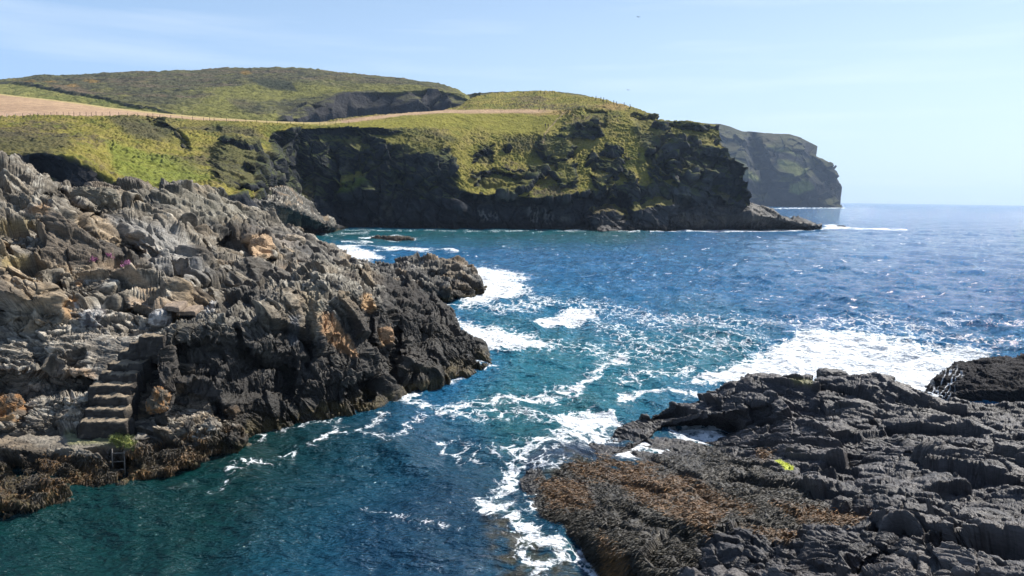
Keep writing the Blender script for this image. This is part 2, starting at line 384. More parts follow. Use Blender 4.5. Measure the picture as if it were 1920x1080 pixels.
# ================================================================== MAIN HEADLAND
GR = {}
def build_headland():

    c = [
     [(-80,168,330),(0,175,325),(100,186,318),(200,200,310),(300,211,302),(400,220,296),(500,226.5,290),(560,229,290),(610,229,292),(680,218,300),(740,213,305),(830,206.5,325),(862,197,345),(885,183,360),(920,175,368),(960,171.5,372),(1040,172,365),(1080,176,352),(1110,182,342),(1150,192.5,330),(1190,201,318),(1222,211,306),(1236,224,300),(1270,226,296),(1310,229,292),(1345,240,288)],
     [(-80,219,225),(0,219,226),(100,217,230),(200,217,236),(280,220,240),(360,225,244),(440,229,248),(520,231.5,252),(600,234,256),(650,234,262),(700,230,270),(760,223,280),(860,213,298),(960,211,306),(1040,211,308),(1090,200,308),(1140,205,305),(1190,214,298),(1225,228,290),(1260,242,285),(1310,247,281),(1352,262,278)],
     [(-80,240,203),(0,242,203),(100,245,205),(200,240,214),(300,238,222),(400,243,228),(480,247,232),(520,245,240),(560,241,248),(640,238,251),(700,238,254),(750,244,257),(790,254,259),(830,262,262),(880,254,276),(940,246,286),(1000,247,291),(1040,244,290),(1080,232,290),(1120,227,290),(1160,228,289),(1200,238,285),(1240,252,281),(1300,262,276),(1364,285,270)],
     [(-80,266,150),(0,266,150),(60,264,150),(120,268,150),(170,285,150),(210,300,156),(300,290,176),(400,286,190),(480,281,204),(520,288,230),(560,290,243),(640,290,245),(740,290,246),(800,290,248),(845,298,253),(880,296,264),(940,300,270),(1000,304,274),(1040,300,274),(1100,290,273),(1160,290,273),(1200,300,270),(1250,310,268),(1320,310,266),(1384,316,264)],
     [(-80,286,118),(0,288,119),(60,285,119),(120,291,120),(170,312,122),(205,335,124),(240,345,128),(300,340,138),(400,325,155),(480,325,172),(520,340,220),(560,350,240),(640,350,242),(740,350,242.5),(800,350,243),(860,352,245),(900,365,246.5),(940,371,247),(1000,370,248),(1060,368,250),(1120,350,259),(1180,345,262),(1240,350,262),(1300,350,262),(1401,350,262)],
     [(-80,350,115),(0,350,116),(100,356,117),(200,370,120),(240,372,122),(300,372,116),(400,364,124),(480,372,148),(520,415,190),(560,430,215),(600,429,'w'),(640,427,'w'),(740,428,'w'),(860,430,'w'),(1000,431.5,'w'),(1100,432,'w'),(1200,431.5,'w'),(1300,431.5,'w'),(1410,431,'w')]]
    G = loft(c, 1750, 620, back=(60, 8), smooth=3); px, py = project(G); S = G.shape[:2]
    P = G.reshape(-1, 3); 
    nz = fbm(P, 18, 4, off=5).reshape(S); wob = 18*nz; nw2 = 7*fbm(P, 6, 3, off=15).reshape(S)
    # steep shaded scars, gullies and buttresses
    sc_ = [([(60,292),(100,296),(120,330),(70,350)], 3, 4),
           ([(275,226),(300,224),(330,244),(352,262),(358,284),(346,286),(318,270),(292,250)], 10, 2.0),
           ([(380,238),(405,234),(418,248),(400,254),(384,250)], 3.5, 2.5),
           ([(520,258),(545,244),(620,240),(700,243),(760,254),(820,268),(846,290),(852,330),(842,380),(840,440),(520,440)], 5, 9),
           ([(890,288),(908,276),(925,288),(920,310),(892,312)], 3.5, 2.5),
           ([(890,330),(925,322),(950,326),(985,335),(985,352),(950,350),(892,352)], 6, 3),
           ([(870,362),(1000,372),(1060,378),(1100,362),(1140,358),(1180,372),(1180,440),(860,440)], 7, 4),
           ([(1110,288),(1130,310),(1125,330),(1105,322)], 3, 2.5),
           ([(1100,210),(1140,205),(1135,240),(1112,240)], 4, 2.5),
           ([(1180,212),(1240,215),(1238,240),(1200,240)], 7, 3),
           ([(1215,290),(1250,282),(1275,310),(1260,335),(1222,320)], 5, 3),
           ([(1245,235),(1355,240),(1355,275),(1300,265),(1250,262)], 7, 3),
           ([(1320,290),(1380,310),(1400,380),(1340,350)], 6, 4)]
    bul = [([(628,338),(690,332),(702,372),(640,378)], -6, 5), ([(1020,262),(1045,248),(1068,255),(1075,290),(1062,300),(1020,300),(1012,285)], -6, 4),
           ([(1040,300),(1062,296),(1082,312),(1080,345),(1052,348),(1036,325)], -5, 4),
           ([(1060,232),(1120,225),(1130,250),(1080,258),(1050,252)], -4, 4),
           ([(890,290),(900,262),(925,268),(920,285)], -2, 3),
           ([(1135,300),(1160,300),(1155,326),(1138,325)], -3.5, 3),
           ([(1170,315),(1190,318),(1195,345),(1172,340)], -3, 3),
           ([(1110,325),(1140,328),(1150,370),(1120,372)], -4, 4),
           ([(1110,400),(1150,386),(1175,400),(1180,435),(1105,435)], -9, 5),
           ([(1180,390),(1230,370),(1260,380),(1270,435),(1180,435)], -8, 5),
           ([(1225,285),(1270,300),(1300,330),(1310,380),(1250,360),(1220,320)], -4, 5),
           ([(400,290),(440,265),(480,275),(515,300),(515,352),(430,352),(400,330)], -6, 6),
           ([(700,260),(780,262),(835,280),(848,320),(800,345),(730,330)], -5, 8),
           ([(560,250),(640,250),(690,290),(640,340),(580,320)], -3, 10)]
    G = scoop(G, px, py, [(p_, D_*.9, so*1.7) for p_, D_, so in sc_], wob*.75+nw2*.9); G = scoop(G, px, py, [(p_, D_*.9, so*1.5) for p_, D_, so in bul], wob*.6+nw2*.7)
    Pc = G.reshape(-1, 3); cn = fbm(Pc*np.array([1, .6, .8]), 13, 4, off=51).reshape(S)
    creg = sst(-12, 14, poly_dist(px, py, [(870,250),(960,255),(1040,240),(1100,205),(1180,205),(1240,225),(1370,240),(1420,400),(1200,370),(1080,365),(960,372),(880,350)]))+.7*sst(-8, 8, poly_dist(px, py, [(380,250),(500,255),(520,345),(400,340)]))
    crag = sst(.15, .21, cn*(.75+.35*creg)-.12*(1-creg))*np.clip(creg, 0, 1)*(py > 200)*sst(10, 22, line_dist(px, py, [(1018,250),(1024,241),(1030,240)]))
    G = G+norm(grid_normals(blur(G.copy(), 6))+np.array([-.2, -.6, 0]))*(crag*(1.6+9*np.clip(cn-.14, 0, .3)))[..., None]
    G = blur(G, 2)
    nb = grid_normals(blur(G.copy(), 6)); steep = 1-nb[..., 2]
    rp = [(520,262),(545,244),(620,239),(700,241),(770,254),(835,270),(852,300),(856,340),(875,360),(900,372),(960,380),(1010,374),(1090,372),(1130,345),(1170,355),(1215,335),(1215,290),(1180,240),(1180,208),(1240,214),(1360,230),(1420,440),(520,440)]
    rock = sst(-6, 8, poly_dist(px+wob, py+wob+nw2, rp))
    for poly in [s_[0] for s_ in sc_]+[s_[0] for s_ in bul[:-2]]:
        rock = np.maximum(rock, .95*sst(-3, 4, poly_dist(px+nw2, py+nw2, poly)))
    rock = np.maximum(np.maximum(rock, crag), sst(374, 384, py+nw2)*(px > 520))
    scar = sst(-3, 3, poly_dist(px+wob*.4, py+nw2*.6, [(-90,292),(30,292),(70,286),(120,292),(170,314),(205,338),(225,360),(225,400),(-90,400)]))
    rock = np.maximum(rock, scar)
    sl = sst(.30, .52, steep+.22*nz+.12*nw2/7)
    rock = np.clip(np.maximum(rock*(.35+.65*sst(.12, .32, steep+.1*nz)), sl*(py > 236)*(px > 360)), 0, 1)
    field = sst(-2, 1, np.minimum(py-np.interp(px, [-80,0,100,200,300,400,500,560,620,680,740,830,870], [166,173,184,198,209,219,225,228,230,221,214,206,206]),
                 np.interp(px, [-80,0,100,200,280,360,440,520,600,650,700,760,860,1040,1060], [219,218,216,216,219,223.5,227,229.5,231,230,224,215,211,211,208])-py))
    field *= (px < 1060)*sst(1056, 1000, px+20*nz)
    bn = unit(.5, .45, .75)
    rd = (3.2*facets(squash(P, bn, 1.8), 11)[0]+1.5*facets(squash(P, bn, 1.8), 3.2, 3.3)[0]+.45*facets(squash(P, bn, 2), 1.1, 6.3)[0]+1.3*fbm(P, 14, 3, off=8)).reshape(S)
    rf, re_, rr_ = facets(P*np.array([1, 1, .45])+2.0*np.stack([noise(P/7), noise(P/7+5), noise(P/7+9)], 1), 7.5, 15.5)
    rd = rd+(1.5*rf+1.6*(rr_-.5)-.9*(1-sst(0, .14, re_))).reshape(S)*sst(250, 300, py)*(px > 500)
    tus = (.38*fbm(P, 2.0, 2, off=3)+.22*noise(P/.7)).reshape(S)
    walk = sst(9, 4, line_dist(px, py, [(1008,209),(1026,209)]))+sst(12, 5, line_dist(px, py, [(1018,250),(1024,241),(1030,240)])); tus = tus*(1-.9*np.clip(walk, 0, 1)); veg = (1-rock)*(1-field); smoothgreen = sst(-6, 6, poly_dist(px, py, [(640,232),(860,208),(1000,208),(1060,212),(1050,236),(1010,250),(960,250),(900,240),(760,238),(650,238)]))
    d = rock*rd+veg*(tus*(1.4-.95*smoothgreen)*(1+.8*sst(-.1, .4, nz))+1.2*nz)+field*.25*nz
    G2 = G+nb*d[..., None]; n = grid_normals(G2)
    # colours
    n1 = fbm(P, 7, 4, off=33).reshape(S); n2 = fbm(P, 2.2, 3, off=44).reshape(S); n3 = fbm(P*np.array([.4, .4, 1]), 20, 3, off=70).reshape(S)
    C = const((.20, .175, .04), S)
    C = mixc(C, (.27, .215, .075), sst(-.05, .5, n1+.3*n2)*.75)
    C = mixc(C, (.11, .125, .03), sst(.0, .4, -n1+.35*n3)*.75)
    C = mixc(C, (.105, .082, .05), sst(.10, .35, n3+.5*n2)*.8*(1-smoothgreen))
    for poly, amt in (([(-90,240),(40,248),(120,252),(150,285),(60,290),(-90,290)], .75), ([(200,222),(300,224),(470,236),(500,262),(430,262),(350,240),(300,272),(250,262)], .85),
                      ([(720,240),(830,250),(860,258),(850,270),(780,258)], .8), ([(940,250),(1010,262),(1020,300),(960,290)], .6), ([(1190,235),(1260,262),(1320,300),(1240,270)], .6), ([(380,285),(420,262),(500,280),(520,345),(420,350)], .6)):
        C = mixc(C, (.07, .065, .04), amt*sst(-8, 10, poly_dist(px+wob, py+wob, poly))*sst(-.5, .1, n2+.3))
    C = mixc(C, (.20, .185, .035), smoothgreen*.85); C = mixc(C, (.28, .22, .06), smoothgreen*sst(.0, .4, n3)*.5)
    for e in ((1035,212,45,6), (1150,200,35,7)): C = mixc(C, (.33, .22, .09), .7*sst(1.2, .4, np.hypot((px-e[0])/e[2], (py-e[1])/e[3])+.5*n1))
    C = mixc(C, (.16, .19, .035), .7*sst(-6, 12, poly_dist(px+wob, py+wob, [(200,270),(260,280),(320,300),(390,310),(400,350),(250,350),(215,330)])))
    rc = mixc(mixc(const((.034, .036, .041), S), (.062, .062, .064), sst(1120, 1260, px)), (.10, .095, .085), sst(.1, .5, n1)); rc = mixc(rc, (.075, .085, .035), .8*sst(.30, .60, n[..., 2]+.35*n1)*(py < 374)*(1-scar))  # shaded cove cliff painted dark, sunlit cliff on the right painted lighter
    rc = mixc(rc, (.03, .03, .032), scar*.9)  # shade of the left scar painted in as near-black rock
    rc = mixc(rc, (.11, .14, .035), .9*sst(-5, 8, poly_dist(px+wob, py+wob, [(628,335),(650,328),(680,330),(695,348),(670,362),(630,368)]))*sst(-.4, .1, n2))
    for poly in ([(895,395),(912,390),(930,396),(935,415),(900,418)], [(988,388),(1000,380),(1012,400),(1008,420),(992,420)], [(1015,395),(1030,395),(1042,412),(1030,425),(1018,420)]):
        rc = mixc(rc, (.24, .23, .22), .6*sst(-3, 4, poly_dist(px+nw2, py, poly))*sst(-.1, .25, fbm(P*np.array([1.5, 1.5, .3]), 1.2, 2, off=4).reshape(S)))
    rc = mixc(rc, (.022, .021, .02), sst(3.5, 1.0, G2[..., 2]+1.5*n1))
    C = mixc(C, rc, rock)
    C = mixc(C, mixc(const((.42, .285, .175), S), (.36, .24, .15), sst(-.2, .4, n1+n3)), field)
    C = mixc(C, (.5, .33, .24), field*sst(235, 222, px)*sst(205, 217, py)*.5)
    C = mixc(C, (.42, .34, .14), sst(2.5, .5, np.abs(py-np.interp(px, [-80,0,100,200,300,400,500,560,620,680,740,830], [168,175,186,200,211,220,226,229,230,222,215,207])-1.5))*.8*(px < 640))
    C = mixc(C, (.30, .22, .13), .8*sst(1.6, .5, line_dist(px, py, [(1060,212),(1045,225),(1030,240),(1022,256),(1018,270)])))
    o = grid_mesh('headland', G2, alpha(C, np.ones(S)), M_turf); tag(o, kind='structure')
    GR['headland'] = (G2,)+tuple(project(G2))+(n,)
    # low dark reef running out from the foot of the cliff
    c = [[(1120,418,262),(1180,408,262),(1230,400,264),(1270,388,266),(1300,379,268),(1330,374,270),(1370,380,270),(1400,378,272),(1422,384,274),(1450,391,276),(1470,402,278),(1482,409,280),(1492,404,280),(1505,413,283),(1522,420,286),(1541,422,290)],
         [(1120,426,252),(1180,418,252),(1230,414,254),(1280,402,257),(1330,398,260),(1400,402,262),(1450,408,265),(1490,417,270),(1520,423,275),(1541,425,280)],
         [(1120,434,'w'),(1200,432,'w'),(1300,432,'w'),(1400,431.5,'w'),(1480,430,'w'),(1541,428,'w')]]
    G = loft(c, 620, 110, back=(8, 14), smooth=2); S = G.shape[:2]; P = G.reshape(-1, 3); nb = grid_normals(G)
    d = (2.0*facets(squash(P, bn, 2), 7)[0]+1.0*facets(squash(P, bn, 2), 2.6, 4)[0]+.4*facets(P, .9, 4)[0]).reshape(S)
    G2 = G+nb*d[..., None]; n1 = fbm(P, 4, 3).reshape(S)
    C = mixc(const((.045, .042, .04), S), (.085, .075, .062), sst(0, .4, n1)); C = mixc(C, (.016, .015, .014), sst(2.2, .6, G2[..., 2]+n1))
    tag(grid_mesh('reef', G2, alpha(C, np.ones(S)*.6), M_rock), 'low dark reef tapering into the sea at the foot of the green headland', 'reef')
build_headland()
# ================================================================== LEFT ROCKS
BED = unit(.36, .62, .70)
def rock_color(P, S, n, r1, r2, base=(.235, .205, .16), dark=(.055, .052, .05), zw=1.6):
    a = fbm(P, 2.6, 4, off=13).reshape(S); b = fbm(P, .7, 3, off=23).reshape(S); c = fbm(P, 7, 2, off=91).reshape(S)
    r1 = r1.reshape(S); r2 = r2.reshape(S)
    C = const(base, S)*(1+.45*a[..., None]+.5*(r2[..., None]-.5))
    C = mixc(C, (.40, .37, .31), sst(.0, .35, b+.4*a)*.75*sst(.1, .5, n[..., 2]))  # sunlight on upward faces painted in as pale cream
    C = mixc(C, (.29, .20, .11), sst(.72, .95, r1+.5*c)*.55)
    C = mixc(C, dark, sst(.0, .35, c-.4*a)*.65)  # noise-driven dark patches, deepening the shadow through colour
    return C, a, b, c

def finish_left(name, G, items_scoop, stains, big, A, lam, zwet=1.8, bed=BED, base=(.24, .21, .165), painted_shade=None, label=None, cat=None, mask=None, kind='structure', mat=None, weed=0):
    px, py = project(G); S = G.shape[:2]; P0 = G.reshape(-1, 3)
    wob = (9*fbm(P0, big*.8, 3, off=7)).reshape(S)
    if items_scoop: G = blur(scoop(G, px, py, items_scoop, wob), 2)
    nb = norm(grid_normals(blur(G.copy(), 10))+0); P = G.reshape(-1, 3)
    fade = np.ones(S)
    if mask is not None: fade = mask(px, py, G)
    pull = np.array([-.1, -.45, .1])
    d, r1, r2 = rockbig(P, bed, big, A)
    G1 = unstreak(blur(G+norm(nb+pull)*(d.reshape(S)*fade)[..., None], 2))
    P = G1.reshape(-1, 3); nb = norm(grid_normals(blur(G1.copy(), 2))+.6*nb)
    d, r3, cr, band = rocksmall(P, bed, big, A, lam); band = band.reshape(S)
    G2 = unstreak(G1+nb*(d.reshape(S)*fade)[..., None]); n = grid_normals(G2)
    px, py = project(G1)
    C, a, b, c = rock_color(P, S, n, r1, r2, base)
    C = C*(1+.35*(r3.reshape(S)-.5))[..., None]; C = C*(.45+1.15*band)[..., None]; C = mixc(C, (.045, .041, .036), cr.reshape(S)*.7)  # bedding bands, then crevice shade painted dark along the cracks
    if painted_shade is not None: C = mixc(C, (.048, .044, .041), painted_shade(px, py, G2, a)*.88)  # shade of the cliff face mixed into the rock colour
    for poly, col, amt, soft in stains:
        C = mixc(C, col, amt*sst(-soft, soft, poly_dist(px+wob, py+wob, poly)+6*b))
    z = G2[..., 2]
    wet = sst(zwet+.9, zwet-.5, z+.9*a)
    C = mixc(C, (.030, .027, .023), wet*.93)
    C = mixc(C, (.10, .075, .03), sst(.75, .25, z+.5*a)*sst(-.2, .3, b+.2)*.8)
    o = grid_mesh(name, G2, alpha(C, 1-.65*wet), mat or M_rock); GR[name] = (G2,)+tuple(project(G2))+(n,)
    tag(o, label, cat, kind=kind)
    return G2, px, py
def build_left():
    OR = (.36, .20, .085); YE = (.30, .22, .06); WH = (.62, .60, .57)
    # far shaded knoll at the foot of the grass slope
    c = [[(360,340,160),(420,320,165),(450,332,170),(480,343,176),(520,350,182),(545,353,188),(560,364,194),(582,374,198),(600,398,204),(622,417,212),(652,427,'w')],
         [(360,360,140),(450,365,142),(520,375,150),(560,395,158),(590,412,175),(620,426,195),(640,430,'w')],
         [(360,400,120),(450,420,125),(520,432,150),(560,435,'w'),(600,435,'w'),(630,433,'w')]]
    G = loft(c, 420, 160, back=(12, 14))
    finish_left('shore_knoll', G, [], [([(380,345),(470,345),(480,360),(400,360)], (.13, .13, .05), .5, 6)], 9, (2.0, 1.6, .8, .35, .12), 1.2, base=(.075, .07, .058), zwet=2.0)
    # upper rocks
    c = [[(-90,280,60),(0,290,60),(45,305,62),(85,325,64),(90,338,65),(130,345,68),(190,350,72),(250,350,75),(330,352,80),(400,360,88),(450,378,92),(500,400,97),(540,424,102),(575,440,112),(610,456,130),(628,464,'w')],
         [(-90,335,51),(0,345,51),(60,360,52.5),(120,380,54),(200,385,58),(300,385,66),(380,385,76),(450,402,82),(500,422,88),(540,438,92),(570,450,98),(610,468,112),(645,482,'w')],
         [(-90,420,42),(0,430,42.5),(100,440,44.5),(200,448,48),(300,455,53),(400,458,59),(450,462,62),(500,470,66),(560,482,72),(620,494,80),(668,500,88)],
         [(-90,500,38.5),(0,505,38.5),(100,510,39.5),(200,515,41),(300,520,44),(400,525,48),(500,520,54),(560,515,60),(620,520,66),(680,530,70)],
         [(-90,600,35),(0,600,35),(100,595,35.3),(200,590,36),(300,598,37.2),(350,596,38.5),(400,585,42),(500,560,46),(560,545,50),(640,560,56),(680,580,58)],
         [(-90,680,34),(0,680,34),(200,680,35),(350,680,36),(500,640,44),(680,640,54)]]
    G = loft(c, 1150, 620, back=(10, 12), smooth=6)
    scp = [([(85,362),(120,358),(160,388),(182,400),(200,408),(170,428),(150,408),(118,398),(92,378)], 2.6, 2),
           ([(115,408),(150,412),(172,440),(190,470),(160,466),(132,440)], 2.2, 2),
           ([(205,478),(228,440),(232,430),(268,474),(240,486)], 2.4, 2),
           ([(405,448),(425,438),(460,445),(472,470),(465,486),(435,482),(408,468)], 3.0, 2),
           ([(500,488),(520,466),(580,470),(600,486),(540,496)], 2.4, 2),
           ([(88,530),(108,522),(112,545),(92,565)], 1.0, 2),
           ([(190,600),(196,570),(212,545),(215,575),(240,578),(270,585),(280,600),(275,640),(185,645)], 2.0, 2),
           ([(0,455),(20,458),(60,472),(0,480)], 1.4, 2),
           ([(145,585),(175,575),(195,560),(190,600),(150,608)], 1.6, 2),
           ([(20,600),(60,590),(100,620),(100,650),(0,650),(0,625)], 1.3, 3),
           ([(350,540),(420,525),(440,540),(370,556)], 1.2, 3),
           ([(280,360),(300,372),(270,400),(245,400)], 1.5, 2),
           ([(320,420),(350,415),(378,440),(395,470),(355,455)], 1.4, 3)]
    bul = [([(105,350),(160,345),(200,360),(215,385),(175,392),(120,372)], -1.8, 4), ([(230,400),(300,400),(370,450),(400,510),(330,500),(260,450)], -1.6, 8),
           ([(10,505),(90,500),(110,590),(20,600)], -1.0, 6), ([(465,440),(500,440),(520,470),(490,490),(470,480)], -1.5, 3),
           ([(330,388),(400,380),(420,430),(360,420)], -1.6, 5), ([(240,560),(330,566),(335,590),(250,590)], -.8, 3)]
    st = [([(40,385),(95,380),(88,402),(50,398)], OR, .6, 5), ([(0,415),(60,410),(70,430),(0,440)], YE, .35, 8), ([(0,480),(60,480),(50,500),(0,500)], YE, .5, 6),
          ([(462,445),(480,440),(505,452),(508,482),(470,480)], (.50, .34, .20), .9, 3), ([(515,445),(560,440),(580,458),(530,462)], (.40, .33, .26), .7, 4),
          ([(115,560),(145,562),(145,600),(120,592)], (.42, .26, .13), .8, 3), ([(140,568),(146,566),(150,590),(172,600),(172,625),(148,625)], WH, .95, 2.5),
          ([(168,580),(190,572),(196,582),(175,592)], WH, .7, 3), ([(140,524),(155,526),(152,537),(143,534)], OR, .8, 3),
          ([(240,560),(330,562),(330,582),(250,580)], (.42, .30, .20), .6, 4), ([(180,492),(240,490),(270,520),(310,565),(280,560),(220,510)], (.38, .27, .17), .55, 5),
          ([(40,625),(100,620),(190,640),(185,668),(100,668),(60,650)], WH, .6, 9), ([(0,640),(25,650),(20,690),(0,690)], (.3, .34, .42), .6, 5),
          ([(520,492),(560,492),(560,505),(525,505)], (.42, .30, .2), .6, 4), ([(440,420),(560,430),(640,470),(640,500),(500,500),(560,470)], (.10, .095, .09), .55, 10),
          ([(230,360),(420,350),(480,400),(420,420),(300,380)], (.14, .135, .10), .45, 20), ([(200,408),(330,420),(400,520),(300,510)], (.34, .33, .31), .55, 12)]
    def mask(px, py, G): return .35+.65*sst(0, 40, np.abs(py-9999)+0)*np.ones(px.shape)
    finish_left('rocky_shore', G, [(p_, D_*1.7, so) for p_, D_, so in scp]+[(p_, D_*1.4, so) for p_, D_, so in bul], st, 3.6, (.9, 1.5, .5, .08, .022), .34, zwet=.9, base=(.19, .163, .125))
    # spur with the broken point
    c = [[(540,470,100),(600,478,98),(640,488,94),(680,483,94),(700,490,92),(740,486,94),(790,478,95),(850,482,93),(870,492,91),(885,506,88),(896,524,85),(908,542,'w')],
         [(540,510,80),(640,512,82),(700,515,82),(760,510,82),(820,512,82),(870,522,81),(893,540,80),(904,549,'w')],
         [(540,540,68),(640,545,70),(700,545,70),(760,545,71),(820,548,74),(860,552,76),(886,556,'w')],
         [(540,620,56),(640,600,60),(720,585,62),(780,570,66),(830,560,'w'),(884,558,'w')]]
    G = loft(c, 760, 260, back=(5, 6), smooth=4)
    finish_left('spur', G, [([(800,505),(850,515),(870,530),(820,528)], 2.2, 2), ([(660,505),(700,500),(720,520),(680,525)], 1.5, 3), ([(838,545),(860,535),(885,545),(885,560),(840,560)], -1.2, 3)],
        [([(835,543),(885,538),(885,560),(835,560)], (.15, .09, .03), .8, 4), ([(770,488),(850,488),(870,510),(800,510)], (.17, .15, .12), .6, 8)],
        3.6, (.7, .95, .5, .22, .07), .5, zwet=1.2, base=(.105, .098, .088))
    # front cliff
    c = [[(310,604,36.5),(340,590,38.5),(400,578,40.5),(440,556,43),(500,532,45.5),(560,508,48),(620,498,50),(680,512,52),(720,506,54),(760,522,56),(800,538,57),(830,556,56),(848,590,54),(860,622,52),(884,648,50),(922,682,'w')],
         [(304,624,31.3),(330,616,31.8),(400,610,32.6),(470,598,34.6),(540,575,37),(590,545,38.6),(640,540,39.6),(700,552,42),(740,580,44.5),(800,592,49),(850,628,49.6),(884,662,48.5),(918,688,'w')],
         [(302,675,30.8),(340,665,31.2),(400,660,31.7),(470,652,33.8),(540,640,35.8),(600,620,37.2),(660,615,39),(710,620,41),(740,630,43.2),(800,640,46.5),(850,660,46.3),(884,680,46),(912,692,'w')],
         [(306,735,29.8),(350,730,30.1),(420,735,30.6),(500,725,33.1),(560,715,34.6),(620,705,35.8),(680,690,37.6),(725,680,39.6),(770,690,41.6),(840,698,43.3),(880,695,45),(905,697,'w')],
         [(318,800,28.3),(380,800,28.8),(440,825,28.8),(480,816,'w'),(530,801,'w'),(600,785,'w'),(650,774,'w'),(700,765,'w'),(728,757,'w'),(742,736,'w'),(790,726,'w'),(850,712,'w'),(895,696,'w')]]
    G = loft(c, 1250, 720, back=(3, 4), smooth=5)
    scp = [([(735,600),(745,580),(752,640),(745,735),(725,760),(722,700)], 1.6, 3), ([(560,600),(575,570),(590,640),(600,700),(575,700)], .8, 4),
           ([(300,640),(420,635),(480,650),(560,700),(540,760),(420,740),(330,700)], 1.3, 6),
           ([(545,560),(556,545),(566,590),(556,600)], .9, 2), ([(330,720),(400,740),(430,780),(380,800),(320,780)], 1.2, 4),
           ([(790,620),(840,622),(850,650),(800,650)], 1.0, 3), ([(660,690),(700,700),(720,740),(690,750),(660,720)], 1.0, 4)]
    bul = [([(585,560),(650,550),(690,640),(700,700),(640,720),(600,640)], -1.1, 6), ([(690,555),(715,550),(735,600),(740,660),(700,640)], -1.0, 4),
           ([(770,650),(820,655),(830,700),(780,720),(745,700)], -1.2, 4), ([(440,590),(500,585),(520,640),(460,650)], -.7, 4)]
    st = [([(590,590),(625,590),(650,625),(670,665),(640,660),(600,620)], (.42, .25, .13), .8, 4), ([(675,555),(695,552),(706,575),(690,582),(676,575)], (.46, .30, .16), .9, 3),
          ([(705,615),(730,612),(738,640),(712,650)], (.40, .25, .13), .75, 4), ([(570,540),(600,530),(610,580),(590,640),(575,600)], (.36, .31, .22), .6, 6),
          ([(540,590),(560,590),(560,650),(540,650)], (.2, .22, .25), .5, 4), ([(380,560),(410,555),(400,585),(370,590)], WH, .6, 4),
          ([(420,770),(480,760),(520,780),(500,820),(430,830)], (.16, .085, .025), .6, 8), ([(760,690),(900,670),(920,700),(760,740)], (.11, .08, .035), .6, 6)]
    def dark(px, py, G, a): return np.clip(sst(690, 760, px+20*a)+sst(5.6, 3.4, G[..., 2]+.8*a+.004*(px-500)*0), 0, 1)  # where the cliff's shaded face is painted darker
    finish_left('sea_cliff', G, scp+bul, st, 2.4, (.5, .85, .3, .07, .04), .3, zwet=1.3, bed=unit(.88, .15, .28), base=(.20, .18, .145), painted_shade=dark)
    # landing by the steps
    c = [[(-90,590,36),(0,590,36),(100,585,36),(200,590,36.2),(260,600,36.4),(300,606,36.2),(350,612,36)],
         [(-90,640,33),(0,640,33),(100,645,33),(180,650,33.3),(240,640,33.6),(300,640,33.4),(360,650,33)],
         [(-90,720,31),(0,720,31),(100,720,31),(180,720,31),(240,720,30.9),(300,725,30.8),(380,730,30.6)],
         [(-90,765,29.9),(0,765,29.9),(100,765,30),(200,770,29.9),(300,772,29.8),(400,780,29.7)],
         [(-90,808,28.7),(0,808,28.6),(100,808,28.7),(200,806,28.7),(300,800,28.8),(400,800,28.9),(450,800,29.6)],
         [(-90,870,26.9),(0,862,26.9),(60,868,26.7),(150,850,26.9),(225,845,27.0),(280,832,27.5),(340,818,28),(400,800,28.6),(452,792,29.8)],
         [(-90,985,'w'),(0,968,'w'),(60,955,'w'),(120,940,'w'),(200,913,'w'),(250,902,'w'),(300,889,'w'),(350,880,'w'),(390,869,'w'),(420,850,'w'),(458,826,'w')]]
    G = loft(c, 850, 620, smooth=5)
    scp = [([(0,690),(100,695),(170,715),(215,732),(180,738),(80,745),(30,760),(-90,760),(-90,690)], 3.0, 2.5), ([(120,790),(240,780),(240,806),(180,812),(100,808)], .7, 2),
           ([(215,850),(240,846),(244,905),(215,905)], .9, 2), ([(20,775),(60,760),(56,778),(30,790)], .5, 2)]
    bul = [([(-90,740),(5,736),(30,765),(28,800),(-90,800)], -.9, 4), ([(60,725),(140,722),(200,752),(100,760)], -.5, 3), ([(250,840),(330,820),(400,812),(430,840),(330,880),(260,888)], -.5, 5)]
    st = [([(-90,738),(8,738),(28,765),(26,790),(-90,795)], (.40, .22, .08), .75, 4), ([(0,812),(80,806),(215,812),(215,842),(100,860),(90,838),(40,825)], (.34, .30, .24), .8, 5),
          ([(120,812),(215,812),(210,832),(130,836)], (.24, .25, .09), .7, 5), ([(95,842),(150,835),(150,848),(110,858)], (.5, .44, .35), .8, 3),
          ([(205,815),(225,812),(255,830),(245,842),(215,838)], (.28, .30, .05), .8, 3), ([(120,690),(190,700),(180,715),(120,705)], (.40, .28, .18), .7, 4)]
    def mask(px, py, G): return 1-.72*np.maximum(sst(-6, 8, poly_dist(px, py, [(0,812),(215,812),(218,842),(100,852),(0,840)])), sst(-4, 6, poly_dist(px, py, [(150,625),(305,620),(300,650),(245,780),(160,800),(170,740)])))
    return finish_left('landing', G, scp+bul, st, 2.2, (.45, .75, .28, .07, .045), .28, zwet=.7, bed=unit(.1, .35, .93), mask=mask, base=(.24, .21, .17))
LG = build_left()
